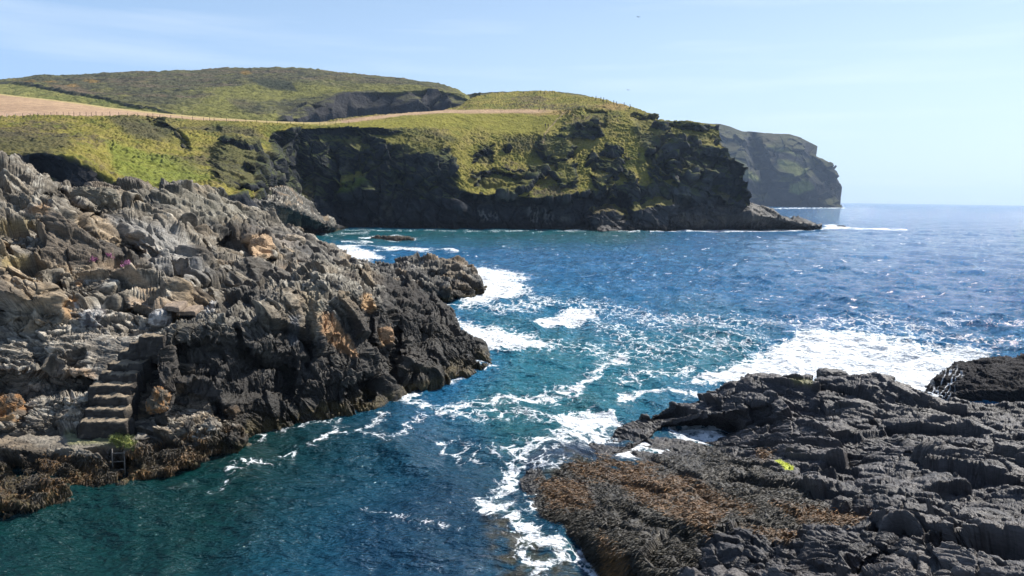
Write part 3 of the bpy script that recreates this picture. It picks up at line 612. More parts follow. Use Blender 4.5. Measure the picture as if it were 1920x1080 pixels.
# ================================================================== RIGHT ROCKS
def build_right():
    c = [[(1160,800,.0),(1200,781,.35),(1240,766,.6),(1290,750,.9),(1330,735,1.3),(1372,708,2.0),(1400,706,2.2),(1440,708,2.3),(1500,714,2.45),(1526,716,2.5),(1534,704,2.8),(1560,692,3.0),(1600,697,3.0),(1640,705,3.0),(1690,722,2.75),(1735,740,2.4),(1750,752,2.2),(1800,748,2.3),(1920,752,2.4),(2020,755,2.5)],
         [(1150,812,-.1),(1230,798,.15),(1300,782,.8),(1400,765,1.6),(1500,758,2.1),(1600,755,2.5),(1700,765,2.5),(1800,785,2.4),(2020,790,2.7)],
         [(1130,830,-.2),(1200,832,-.02),(1232,812,-.35),(1300,806,-.35),(1372,812,-.05),(1400,808,.7),(1450,808,1.3),(1550,808,2.0),(1700,815,2.4),(1850,830,2.7),(2020,840,2.9)],
         [(1030,850,-.15),(1100,860,.15),(1200,865,.2),(1262,846,.12),(1330,842,.10),(1380,838,.7),(1450,850,1.2),(1500,860,1.5),(1600,860,2.0),(1700,870,2.4),(1850,880,2.8),(2020,885,3.1)],
         [(975,900,-.2),(1050,900,.08),(1150,908,.45),(1250,905,.8),(1350,915,1.2),(1450,930,1.65),(1600,940,2.3),(1750,950,2.9),(2020,965,3.5)],
         [(990,960,-.2),(1040,958,.15),(1120,965,.7),(1200,975,1.15),(1300,985,1.55),(1450,1000,2.1),(1600,1015,2.7),(1800,1030,3.4),(2020,1050,4.1)],
         [(1080,1020,-.15),(1140,1030,.45),(1200,1045,1.0),(1300,1065,1.6),(1500,1090,2.6),(1700,1115,3.4),(2020,1150,4.5)],
         [(1130,1100,-.2),(1200,1130,.7),(1350,1170,1.5),(1600,1230,2.7),(2020,1320,4.6)]]
    G = loft(c, 1350, 850, mode='z', back=(2.5, 4), smooth=6); px, py = project(G); S = G.shape[:2]
    P0 = G.reshape(-1, 3); wob = (10*fbm(P0, 2, 3, off=7)).reshape(S)
    scp = [([(1150,950),(1190,960),(1240,985),(1275,1000),(1262,1012),(1210,1000),(1165,980)], .9, 3), ([(1130,945),(1180,948),(1190,965),(1140,958)], .4, 3),
           ([(1575,800),(1640,790),(1655,812),(1600,822)], .6, 3), ([(1400,760),(1450,755),(1460,790),(1420,800)], .5, 3), ([(1740,1030),(1800,990),(1830,980),(1820,1010),(1770,1070),(1730,1090)], .9, 2),
           ([(1590,1070),(1660,1030),(1700,1020),(1690,1050),(1620,1100)], .8, 3), ([(1700,850),(1780,868),(1850,885),(1840,892),(1760,880),(1705,866)], .4, 2), ([(1500,880),(1560,892),(1540,905),(1490,895)], .4, 2)]
    bul = [([(1170,930),(1300,930),(1370,970),(1350,1010),(1270,985),(1200,960)], -.45, 8), ([(1640,900),(1760,900),(1800,960),(1700,1000),(1640,960)], -.4, 5), ([(1090,985),(1250,1010),(1400,1050),(1380,1100),(1150,1050)], -.4, 10)]
    G = scoop(G, px, py, scp+bul, wob); G = blur(G, 2)
    nb = grid_normals(blur(G.copy(), 10)); P = G.reshape(-1, 3)
    bed = unit(.56, .54, .64)
    weed = sst(-14, 14, poly_dist(px+wob, py+wob, [(1000,850),(1230,862),(1330,838),(1420,865),(1500,900),(1560,950),(1640,965),(1620,985),(1500,975),(1330,1010),(1250,1100),(900,1100)]))
    d, r1, r2 = rockbig(P, bed, 2.0, (.28, .56, .19), .16, 2.9)
    jn = unit(.78, -.62, .1); Q = P+np.stack([fbm(P, 1.4, 2, off=o) for o in (1.5, 8.5, 19.5)], 1)*.5
    j = np.abs(np.mod((Q@jn)/1.35+.4*fbm(P, 3, 2), 1)*2-1); d -= .07*sst(.07, .0, j)
    algae = sst(-12, 4, poly_dist(px, py, [(1450,858),(1462,856),(1494,876),(1490,886),(1470,886)]))
    G1 = blur(G+norm(nb+np.array([-.1, -.35, 0]))*(d.reshape(S)*(1-.45*weed)*(1-.95*algae)*(.3+.7*sst(-.1, 1.1, G[..., 2])))[..., None], 1)
    P = G1.reshape(-1, 3); nb = norm(grid_normals(blur(G1.copy(), 2))+.6*nb)
    Q = P+np.stack([fbm(P, 1.4, 2, off=o) for o in (1.5, 8.5, 19.5)], 1)*.3
    d, r3, cr, band = rocksmall(P, bed, 2.0, (0, 0, 0, .045, .016), .21)
    cl = np.mod((Q@bed)/.07+1.2*noise(P/.8), 1); d += .016*(cl-.5)
    d = d.reshape(S); band = band.reshape(S); cl = cl.reshape(S); cr = cr.reshape(S)
    lump = (.07*fbm(P, .35, 3, off=31)+.035*noise(P/.09)).reshape(S)
    G2 = unstreak(G1+nb*(d*(1-.5*weed)+weed*lump)[..., None]); n = grid_normals(G2); px, py = project(G1)
    a = fbm(P, 1.8, 4, off=13).reshape(S); b = fbm(P, .4, 3, off=23).reshape(S); r1 = r1.reshape(S); r2 = r2.reshape(S)
    C = const((.046, .041, .043), S)*(1+.35*a[..., None]+.55*(r2[..., None]-.5)); C = C*(.5+.9*band)[..., None]; C = mixc(C, (.16, .145, .14), .5*sst(.6, .95, cl)*sst(-.2, .3, a)); C = mixc(C, (.03, .028, .028), .6*np.maximum(cr, sst(.2, .0, cl)*.7))  # ledge edges painted pale as if lit, crevice shade painted dark
    C = mixc(C, (.11, .095, .088), sst(.55, .9, r1+.3*a)*.6)
    C = mixc(C, (.15, .13, .11), .5*sst(.1, .5, b)*sst(-6, 20, poly_dist(px+wob, py+wob, [(1640,900),(1760,890),(1920,960),(1850,1000),(1700,1010),(1620,950)])))
    wc = mixc(const((.045, .036, .024), S), (.020, .017, .013), sst(0, .3, b))
    rust = np.zeros(S)
    for poly in ([(1045,852),(1120,855),(1240,870),(1210,905),(1100,900)], [(1005,895),(1100,905),(1115,950),(1040,955)], [(1150,890),(1290,890),(1380,940),(1330,1000),(1250,960),(1180,930)],
                 [(1450,940),(1560,955),(1640,965),(1610,985),(1500,975)], [(1280,905),(1340,925),(1420,950),(1400,965),(1300,930)], [(1130,1000),(1180,1040),(1180,1090),(1140,1090)], [(1390,985),(1500,1000),(1480,1020)], [(1420,838),(1450,842),(1440,862),(1420,858)]):
        rust = np.maximum(rust, sst(-10, 10, poly_dist(px+1.3*wob, py+wob, poly)))
    wc = mixc(wc, (.16, .08, .026), rust*sst(-.35, .15, b+.5*a)*.9)
    C = mixc(C, wc, np.maximum(weed*.9, rust*.8))
    g = sst(-1, 2.5, poly_dist(px+.2*wob, py+.2*wob, [(1450,862),(1462,860),(1490,876),(1488,881),(1474,882)])); C = mixc(C, (.45, .50, .02), g)
    for p in ([(1560,692),(1700,722),(1750,752),(1980,752),(1980,740),(1560,680)],): pass
    C = mixc(C, (.20, .19, .05), .6*sst(-4, 4, poly_dist(px, py+wob*.3, [(1480,708),(1525,712),(1520,722),(1490,718)])))
    wet = sst(.9, .2, G2[..., 2]+.4*a)
    C = mixc(C, C*.45, wet)
    o = grid_mesh('rock_platform', G2, alpha(C, np.clip(1-.6*np.maximum(wet, weed*.4)-.12, 0, 1)), M_slate); tag(o, kind='structure')
    GR['rock_platform'] = (G2,)+tuple(project(G2))+(n, weed, rust)
    # boulder with water pouring off
    c = [[(1728,742,.0),(1745,716,.6),(1765,698,.95),(1790,681,1.2),(1820,677,1.35),(1850,670,1.55),(1885,664,1.75),(1925,665,1.8),(2060,672,1.8)],
         [(1730,745,-.1),(1755,722,.5),(1790,705,.9),(1850,695,1.35),(1925,692,1.5),(2060,700,1.5)],
         [(1735,752,-.2),(1765,745,.1),(1800,735,.5),(1850,730,.8),(1925,730,.9),(2060,735,.9)], [(1740,775,-.6),(1800,775,-.5),(2060,775,-.4)]]
    G = loft(c, 420, 200, mode='z', back=(3, 3), smooth=6); px, py = project(G); S = G.shape[:2]; P = G.reshape(-1, 3); nb = grid_normals(blur(G.copy(), 6))
    d, r1, r2 = rockbig(P, unit(.3, .3, .9), 1.5, (.18, .16, .12)); d += rocksmall(P, unit(.3, .3, .9), 1.5, (0, 0, 0, .06, .02), .2)[0]
    G2 = G+nb*d.reshape(S)[..., None]; b = fbm(P, .3, 3, off=2).reshape(S)
    C = const((.020, .018, .020), S)*(1+.5*b[..., None])
    fl = np.abs(noise(np.stack([(px.ravel())*.11+(py.ravel())*.05, py.ravel()*.03, px.ravel()*0], 1)).reshape(S))
    C = mixc(C, (.85, .87, .9), .9*sst(-5, 6, poly_dist(px+wob[:S[0], :S[1]]*0, py, [(1738,745),(1752,718),(1778,690),(1800,690),(1806,700),(1790,722),(1782,745),(1760,760)]))*sst(.16, .05, fl)+.0*px)
    C = mixc(C, (.85, .87, .9), .3*sst(.06, .0, fl)*sst(1810, 1770, px))
    o = grid_mesh('boulder', G2, alpha(C, np.full(S, 1.)), M_rock); tag(o, 'big dark wet boulder with white water pouring off its left side', 'boulder')
    return G2
build_right()
# ================================================================== SEA
def build_sea():
    rows = np.concatenate([np.array([1.6, 1.9]), np.linspace(2.2, 60, 130), np.linspace(60.6, 800, 860)])   # pixels below the horizon
    hd = H*F/rows                                                  # distance ahead
    N = 1500; tx = np.tan(np.radians(np.linspace(-39, 40, N)))
    X = hd[:, None]*tx[None, :]; Y = np.repeat(hd[:, None], N, 1)
    S = X.shape; G = np.stack([X, Y, np.zeros(S)], -1); px, py = project(G)
    P = G.reshape(-1, 3)
    sp = np.hypot(*[g for g in np.gradient(hd)[:, None][None].repeat(1, 0)]) if False else np.maximum(np.abs(np.gradient(hd))[:, None], hd[:, None]*.0011)*np.ones(S)
    # shelter: calm in the inlet, livelier outside
    out = sst(18, 70, Y+.9*X); calm = .45+.55*out
    r = np.random.RandomState(5); Z = np.zeros(S); DX = np.zeros(S); DY = np.zeros(S)
    wx = X+2.5*fbm(P, 14, 2, off=3).reshape(S); wy = Y+2.5*fbm(P, 14, 2, off=9).reshape(S)
    for i in range(46):
        lam = .55*(24/.55)**(i/45.0)*r.uniform(.85, 1.15); th = math.radians(205)+r.normal()*.75
        k = 2*math.pi/lam; amp = .0105*min(lam, 7)**.82*r.uniform(.6, 1.2); fade = sst(1.6, 3.2, lam/sp)
        if lam < 4: fade = fade*calm*(.6+.8*sst(-.3, .3, 1))
        ph = k*(wx*math.cos(th)+wy*math.sin(th))+r.uniform(0, 6.28)
        Z += amp*fade*np.sin(ph); q = amp*fade*.9*np.cos(ph)
        DX -= -q*math.cos(th); DY -= -q*math.sin(th)
    nz1 = fbm(P*np.array([1, .8, 1]), 1.1, 3, off=4).reshape(S); Z += .045*nz1*calm*sst(1.5, 4, 1.1/sp)
    Z += .10*fbm(P, 5, 2, off=44).reshape(S)*sst(1, 3, 5/sp)
    # foam amount
    foam = np.zeros(S); wob = 10*fbm(P, 3.5, 3, off=77).reshape(S)*np.clip(40/Y, .25, 1.2)
    polys = [([(1300,712),(1360,692),(1440,662),(1500,628),(1580,622),(1660,636),(1740,655),(1860,668),(1800,690),(1770,760),(1700,730),(1560,720),(1440,715)], 1.15, 16),
             ([(1470,650),(1560,640),(1700,655),(1800,670),(1745,740),(1640,720),(1480,712)], .7, 10),
             ([(870,510),(905,500),(960,512),(990,520),(960,530),(1000,545),(900,572),(860,575),(885,545)], 1.0, 9),
             ([(855,600),(900,612),(960,620),(1010,632),(1040,650),(960,662),(915,660),(880,640)], .95, 10),
             ([(995,605),(1050,585),(1120,578),(1110,596),(1060,612)], 1.0, 5),
             ([(1060,800),(1040,782),(1090,762),(1150,772),(1160,792),(1120,802)], .85, 7),
             ([(1150,850),(1200,812),(1260,838),(1278,850),(1230,862),(1180,868)], .78, 8),
             ([(1230,788),(1320,782),(1395,838),(1290,842)], .66, 6),
             ([(620,462),(650,460),(690,470),(720,482),(690,488),(655,484)], .9, 4), ([(674,446),(740,442),(800,447),(740,451)], 1.0, 1.5),
             ([(1543,422),(1560,421),(1600,427),(1560,429)], .9, 1.5), ([(1740,745),(1725,715),(1765,735),(1765,770)], 1.2, 6),
             ([(975,890),(1000,850),(1060,860),(1020,900),(990,950)], .45, 12), ([(735,730),(760,724),(800,735),(770,752),(742,745)], .7, 6)]
    for poly, a_, so in polys: foam = np.maximum(foam, a_*sst(-so*1.8, so*1.5, poly_dist(px+wob, py+wob*.7, poly)))
    lines = [([(735,742),(820,765),(940,748),(1060,742),(1090,735),(1100,712),(1140,680),(1175,662)], .72, 9),
             ([(820,770),(900,780),(980,778),(1060,800)], .50, 12), ([(1160,745),(1210,735),(1290,738),(1310,742)], .8, 5), ([(1160,715),(1230,700),(1290,690)], .55, 12),
             ([(1120,600),(1180,630),(1210,660),(1300,650),(1420,640)], .45, 22), ([(1090,655),(1150,662),(1220,650)], .5, 9),
             ([(1000,560),(1120,575),(1240,600),(1400,605),(1640,600),(1760,620)], .46, 12), ([(1010,640),(1130,650)], .45, 10),
             ([(905,940),(950,950),(985,985),(1010,1010),(1060,1020),(1110,1055),(1140,1100)], .82, 13), ([(930,935),(950,890),(980,850),(1060,825),(1150,800)], .66, 14),
             ([(985,985),(990,1060),(1040,1040),(1080,1030)], .6, 16), ([(1000,950),(1060,880),(1110,920)], .6, 7), ([(840,830),(900,850),(960,840)], .5, 14),
             ([(390,915),(440,880),(520,860),(600,828),(680,800),(720,775)], .50, 7), ([(690,960),(760,975),(860,990)], .32, 10), ([(630,800),(720,820),(800,780)], .42, 9),
             ([(600,460),(700,462),(790,468)], .7, 2), ([(640,454),(700,455)], .7, 1.5), ([(700,470),(830,467),(860,472)], .8, 2), ([(600,440),(690,436)], .4, 2),
             ([(850,555),(930,580),(1000,575),(1090,560)], .55, 7), ([(880,670),(930,690)], .6, 5), ([(600,431),(900,433),(1100,434)], .45, 1.1), ([(1060,431),(1095,430)], .9, 1.4),
             ([(1160,433),(1200,434)], .6, 1.2), ([(1220,433),(1400,433),(1500,432),(1560,427)], .85, 1.8), ([(1560,427),(1700,431)], .7, 1.6), ([(1390,391),(1585,390)], .8, .8),
             ([(455,830),(530,803),(650,776),(740,740)], .35, 5), ([(745,735),(850,714),(920,688)], .6, 4), ([(1200,600),(1300,640),(1400,610),(1500,605)], .42, 12),
             ([(1760,600),(1920,610)], .45, 8), ([(1640,610),(1740,632),(1900,640)], .5, 8)]
    for pts, a_, wd in lines:
        k_ = 1.4 if wd > 3 else 1.0
        foam = np.maximum(foam, a_*(.86 if wd > 3 else 1)*np.exp(-(line_dist(px+1.6*wob, py+1.3*wob, pts)/(wd*k_))**2))
    foam = np.maximum(foam, .10*sst(1000, 1120, px)*sst(1480, 1300, px)*sst(560, 640, py)*sst(830, 760, py))
    fl = noise(P*np.array([.55, 1.1, 1])); fl2 = noise(P*np.array([.16, .2, 1])+9)
    foam = np.maximum(foam, (.50*sst(.50, .72, fl+.35*fl2)).reshape(S)*out)  # small flecks: whitecaps, and sun glints painted white as foam
    foam += .10*out*sst(.25, .6, fbm(P, 5, 2, off=12).reshape(S))
    Z += .10*np.clip(foam-.5, 0, .6)*(1+fbm(P, .8, 3, off=6).reshape(S)*2)
    G[..., 2] = Z; G[..., 0] += DX; G[..., 1] += DY
    # body colour
    n1 = fbm(P*np.array([1, .5, 1]), 12, 3, off=8).reshape(S)
    C = const((.018, .14, .30), S)
    C = mixc(C, (.004, .038, .060), sst(690, 860, py+40*n1)*.85)
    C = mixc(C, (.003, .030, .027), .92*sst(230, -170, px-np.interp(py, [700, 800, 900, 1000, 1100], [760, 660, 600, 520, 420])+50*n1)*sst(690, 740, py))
    C = mixc(C, (.008, .10, .105), .9*sst(-1, 1, (py-428)/6.)*sst(30, -8, py-448+14*n1)*sst(1320, 1150, px))
    C = mixc(C, (.018, .15, .19), .85*sst(-70, 60, poly_dist(px, py, [(850,560),(1100,600),(1450,620),(1420,700),(1290,735),(1150,800),(930,800),(860,760),(930,690)])+50*n1))
    C = mixc(C, (.012, .10, .115), .6*sst(-40, 40, poly_dist(px, py, [(880,720),(1100,760),(1050,860),(940,850)])+30*n1))
    C = mixc(C, (.015, .10, .27), .7*sst(1250, 1800, px+90*n1)*sst(640, 560, py))
    C = mixc(C, (.006, .030, .066), .55*sst(-40, 60, poly_dist(px, py, [(640,1000),(780,900),(900,880),(960,980),(900,1120),(640,1120)])+50*n1))
    C = mixc(C, (.035, .045, .085), .7*sst(-20, 20, poly_dist(px, py, [(960,850),(1150,800),(1200,860),(1050,870),(980,900)])+30*n1))
    wn = fbm(P, .5, 4, off=99).reshape(S)
    for poly in ([(905,965),(960,960),(1060,1040),(1120,1120),(960,1120)], [(985,880),(1060,860),(1080,960),(1010,955)], [(1060,850),(1150,860),(1130,940),(1060,940)]):
        C = mixc(C, (.055, .042, .016), .8*sst(-14, 16, poly_dist(px+wob, py+wob, poly)+14*wn)*sst(-.4, .2, wn))
    C = mixc(C, (.05, .16, .17), .5*sst(.25, .9, foam))
    Cs = alpha(C, np.ones(S))
    m_, t, b = newmat('sea_water'); L = t.links
    at = N_(t, 'ShaderNodeAttribute', attribute_name='Col'); fa = N_(t, 'ShaderNodeAttribute', attribute_name='foam')
    tc = N_(t, 'ShaderNodeTexCoord'); mp = N_(t, 'ShaderNodeMapping'); L.new(tc.outputs['Object'], mp.inputs[0]); mp.inputs['Scale'].default_value = (1, .75, 1)
    wn_ = N_(t, 'ShaderNodeTexNoise', Scale=.9, Detail=4.0); L.new(mp.outputs[0], wn_.inputs['Vector'])
    sb = N_(t, 'ShaderNodeVectorMath', operation='SCALE'); sb.inputs['Scale'].default_value = 1.3; L.new(wn_.outputs['Color'], sb.inputs[0])
    av = N_(t, 'ShaderNodeVectorMath', operation='ADD'); L.new(sb.outputs[0], av.inputs[0]); L.new(mp.outputs[0], av.inputs[1])
    def lace(scale):
        v = N_(t, 'ShaderNodeTexVoronoi', Scale=scale, feature='DISTANCE_TO_EDGE'); L.new(av.outputs[0], v.inputs['Vector'])
        q = N_(t, 'ShaderNodeMapRange'); q.inputs[1].default_value = 0.0; q.inputs[2].default_value = .28; q.inputs[3].default_value = 1; q.inputs[4].default_value = 0
        L.new(v.outputs['Distance'], q.inputs[0]); return q
    l1, l2, l3 = lace(1.1), lace(3.1), lace(8.0)
    nf = N_(t, 'ShaderNodeTexNoise', Scale=2.6, Detail=7.0, Roughness=.68); L.new(av.outputs[0], nf.inputs['Vector'])
    def mth(op, a_, b_, v=None):
        n = N_(t, 'ShaderNodeMath', operation=op); L.new(a_, n.inputs[0])
        if b_ is not None: L.new(b_, n.inputs[1])
        else: n.inputs[1].default_value = v
        return n.outputs[0]
    pat = mth('ADD', mth('MULTIPLY', l1.outputs[0], None, .42), mth('MULTIPLY', l2.outputs[0], None, .30)); pat = mth('ADD', pat, mth('MULTIPLY', l3.outputs[0], None, .16))
    pat = mth('ADD', pat, mth('MULTIPLY', nf.outputs['Fac'], None, .62))          # about 0.3 .. 1.2
    tot = mth('ADD', pat, mth('MULTIPLY', fa.outputs['Fac'], None, 1.0))
    fm = N_(t, 'ShaderNodeMapRange'); fm.interpolation_type = 'SMOOTHSTEP'; fm.inputs[1].default_value = 1.19; fm.inputs[2].default_value = 1.50; L.new(tot, fm.inputs[0])
    mixn = N_(t, 'ShaderNodeMix', data_type='RGBA'); mixn.inputs['B'].default_value = (.80, .83, .85, 1)
    L.new(fm.outputs[0], mixn.inputs['Factor']); L.new(at.outputs['Color'], mixn.inputs['A']); L.new(mixn.outputs['Result'], b.inputs['Base Color'])
    ro = N_(t, 'ShaderNodeMapRange'); ro.inputs[3].default_value = .08; ro.inputs[4].default_value = .8; L.new(fm.outputs[0], ro.inputs[0]); L.new(ro.outputs[0], b.inputs['Roughness'])
    b.inputs['IOR'].default_value = 1.333
    w1 = N_(t, 'ShaderNodeTexNoise', Scale=2.4, Detail=5.0, Roughness=.62); w2 = N_(t, 'ShaderNodeTexNoise', Scale=.55, Detail=4.0, Roughness=.6)
    mp2 = N_(t, 'ShaderNodeMapping'); mp2.inputs['Rotation'].default_value = (0, 0, .4); mp2.inputs['Scale'].default_value = (1, 1.7, 1); L.new(tc.outputs['Object'], mp2.inputs[0])
    L.new(mp2.outputs[0], w1.inputs['Vector']); L.new(mp2.outputs[0], w2.inputs['Vector'])
    b1 = N_(t, 'ShaderNodeBump', Strength=1.0, Distance=.24); L.new(w1.outputs['Fac'], b1.inputs['Height'])
    b2 = N_(t, 'ShaderNodeBump', Strength=1.0, Distance=1.1); L.new(w2.outputs['Fac'], b2.inputs['Height']); L.new(b1.outputs[0], b2.inputs['Normal'])
    w3 = N_(t, 'ShaderNodeTexNoise', Scale=7.5, Detail=3.0, Roughness=.6); L.new(mp2.outputs[0], w3.inputs['Vector'])
    b3 = N_(t, 'ShaderNodeBump', Strength=1.0, Distance=.03); L.new(w3.outputs['Fac'], b3.inputs['Height']); L.new(b2.outputs[0], b3.inputs['Normal']); L.new(b3.outputs[0], b.inputs['Normal'])
    o = grid_mesh('sea', G, Cs, m_, extra={'foam': foam}); tag(o, kind='structure')
build_sea()

# ================================================================== THINGS
def on(names, px, py, rad=14):
    """the visible ground point nearest to a picture position: (x, y, z) on the named pieces of terrain"""
    best = None
    for nme in names:
        G, gx, gy = GR[nme][:3]; q = np.hypot(gx-px, gy-py); m_ = q < max(q.min()*1.5, 1.2)
        if q.min() > rad: continue
        dd = G[..., 1][m_].min()
        if best is None or dd < best[1]: best = (G[m_][np.argmin(G[..., 1][m_])], dd)
    return best[0] if best is not None else None
def pmesh(name, V, Fs, mat, parent=None, smooth=False, bevel=0):
    me = bpy.data.meshes.new(name); me.from_pydata([tuple(v) for v in V], [], Fs); me.update()
    if smooth:
        for p in me.polygons: p.use_smooth = True
    me.materials.append(mat)
    o = bpy.data.objects.new(name, me); COL.objects.link(o)
    if parent: o.parent = parent
    if bevel:
        b_ = o.modifiers.new('bevel', 'BEVEL'); b_.width = bevel; b_.segments = 2
    return o
def tube(pts, r, seg=8):
    pts = [Vector(p) for p in pts]; V = []; Fs = []
    for i, p in enumerate(pts):
        t = (pts[min(i+1, len(pts)-1)]-pts[max(i-1, 0)]).normalized(); a = t.orthogonal().normalized(); b = t.cross(a)
        for k in range(seg):
            an = 2*math.pi*k/seg; V.append(p+r*(math.cos(an)*a+math.sin(an)*b))
    for i in range(len(pts)-1):
        for k in range(seg):
            Fs.append((i*seg+k, i*seg+(k+1) % seg, (i+1)*seg+(k+1) % seg, (i+1)*seg+k))
    Fs.append(tuple(range(seg))[::-1]); Fs.append(tuple((len(pts)-1)*seg+k for k in range(seg)))
    return V, Fs
def merge(*vf):
    V = []; Fs = []
    for v, f in vf:
        o = len(V); V += list(v); Fs += [tuple(i+o for i in q) for q in f]
    return V, Fs
# ---- rough block with many small faces
def rough_prism(P4, top, depth, name, mat_, parent, seed, col, amp=.03, n=26, col2=None):
    """block whose upper face spans four corners and which goes down by depth; surface broken by noise"""
    P4 = [np.array(p, float) for p in P4]
    u = np.linspace(0, 1, n); g = []
    m_ = n
    T = (P4[0][None, None]*(1-u)[None, :, None]+P4[1][None, None]*u[None, :, None])     # front edge
    B = (P4[3][None, None]*(1-u)[None, :, None]+P4[2][None, None]*u[None, :, None])     # back edge
    dn = np.array([0, 0, -depth])
    rows = [T[0]+dn*(1-k) for k in np.linspace(0, 1, 10)]+[T[0]*(1-k)+B[0]*k for k in np.linspace(0, 1, 12)[1:]]+[B[0]+dn*k for k in np.linspace(0, 1, 4)[1:]]
    G = np.array(rows)
    c = G.mean((0, 1)); side = (G[:, -1:]-G[:, :1])
    G = np.concatenate([(G[:, :1]+dn), G, (G[:, -1:]+dn)], 1)
    G = blur(G, 1); P = G.reshape(-1, 3)+seed*7.1
    nb = grid_normals(G); d = amp*(1.3*fbm(P, .5, 3)+.9*facets(P, .28, seed)[0]+.4*noise(P/.06)).reshape(G.shape[:2])
    G2 = G+nb*d[..., None]; b = fbm(P, .25, 3, off=3).reshape(G.shape[:2])
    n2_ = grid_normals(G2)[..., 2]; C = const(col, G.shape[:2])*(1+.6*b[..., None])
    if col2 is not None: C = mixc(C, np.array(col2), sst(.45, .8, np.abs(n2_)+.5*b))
    o = grid_mesh(name, G2, alpha(C, np.ones(G.shape[:2])), mat_)
    if parent: o.parent = parent
    return o
def blob(name, c, r, col, label, cat, seed=0, rot=0.0, amp=.22, col2=None, mat_=None, group=None, pw=.7, taper=.0, sub=6, bed=BED, wet=1.0):
    import bmesh
    bm = bmesh.new(); bmesh.ops.create_icosphere(bm, subdivisions=sub, radius=1.0)
    V = np.array([v.co[:] for v in bm.verts]); Fi = np.array([[v.index for v in f.verts] for f in bm.faces]); bm.free()
    N0 = V.copy(); V = np.sign(V)*np.abs(V)**pw
    r = np.array(r, float); s_ = r.min()
    ca, sa = math.cos(rot), math.sin(rot); V = V*r; V[:, :2] *= (1-taper*np.clip(V[:, 2:]/r[2], -1, 1)); V = np.stack([V[:, 0]*ca-V[:, 1]*sa, V[:, 0]*sa+V[:, 1]*ca, V[:, 2]], 1)
    Q = V+seed*13.7
    d = amp*s_*(1.5*facets(squash(Q, bed, 1.6), s_*.9)[0]+.9*fbm(Q, s_*1.2, 3)+.7*facets(squash(Q, bed, 2), s_*.3, 3)[0]+.25*facets(Q, s_*.1, 9)[0]+.25*np.abs(np.mod((Q@bed)/(s_*.13), 1)*2-1))
    V = V+N0*d[:, None]; V[:, 2] = np.maximum(V[:, 2], -r[2]*1.2)
    b = fbm(Q, s_*.7, 4, off=3); C = np.broadcast_to(np.array(col), V.shape)*(1+.5*b[:, None])
    if col2 is not None: t = sst(-.2, .15, fbm(Q, s_*.8, 3, off=30)); C = C*(1-t[:, None])+np.array(col2)*t[:, None]
    me = raw_mesh(name, V, Fi); set_col(me, np.concatenate([C, np.full((len(C), 1), wet)], 1)); me.materials.append(mat_ or M_rock)
    o = bpy.data.objects.new(name, me); COL.objects.link(o); o.location = tuple(c); tag(o, label, cat, group); return o
LN = ['rocky_shore', 'landing', 'sea_cliff', 'spur', 'shore_knoll']
def rock_at(px, py, hw, hh, col, label, cat='rock', names=LN, dy=1.1, push=.55, name='rock', **k):
    p = on(names, px, py, 30); s_ = p[1]/F; rx, rz = hw*s_, hh*s_
    ry = (rx+rz)*.5*dy; c = np.array(p)+np.array([0, ry*push, 0]); c[2] = (at_d(px, py, c[1]))[2]
    return blob(name, c, (rx*.86, ry*.86, rz*.86), col, label, cat, **k)
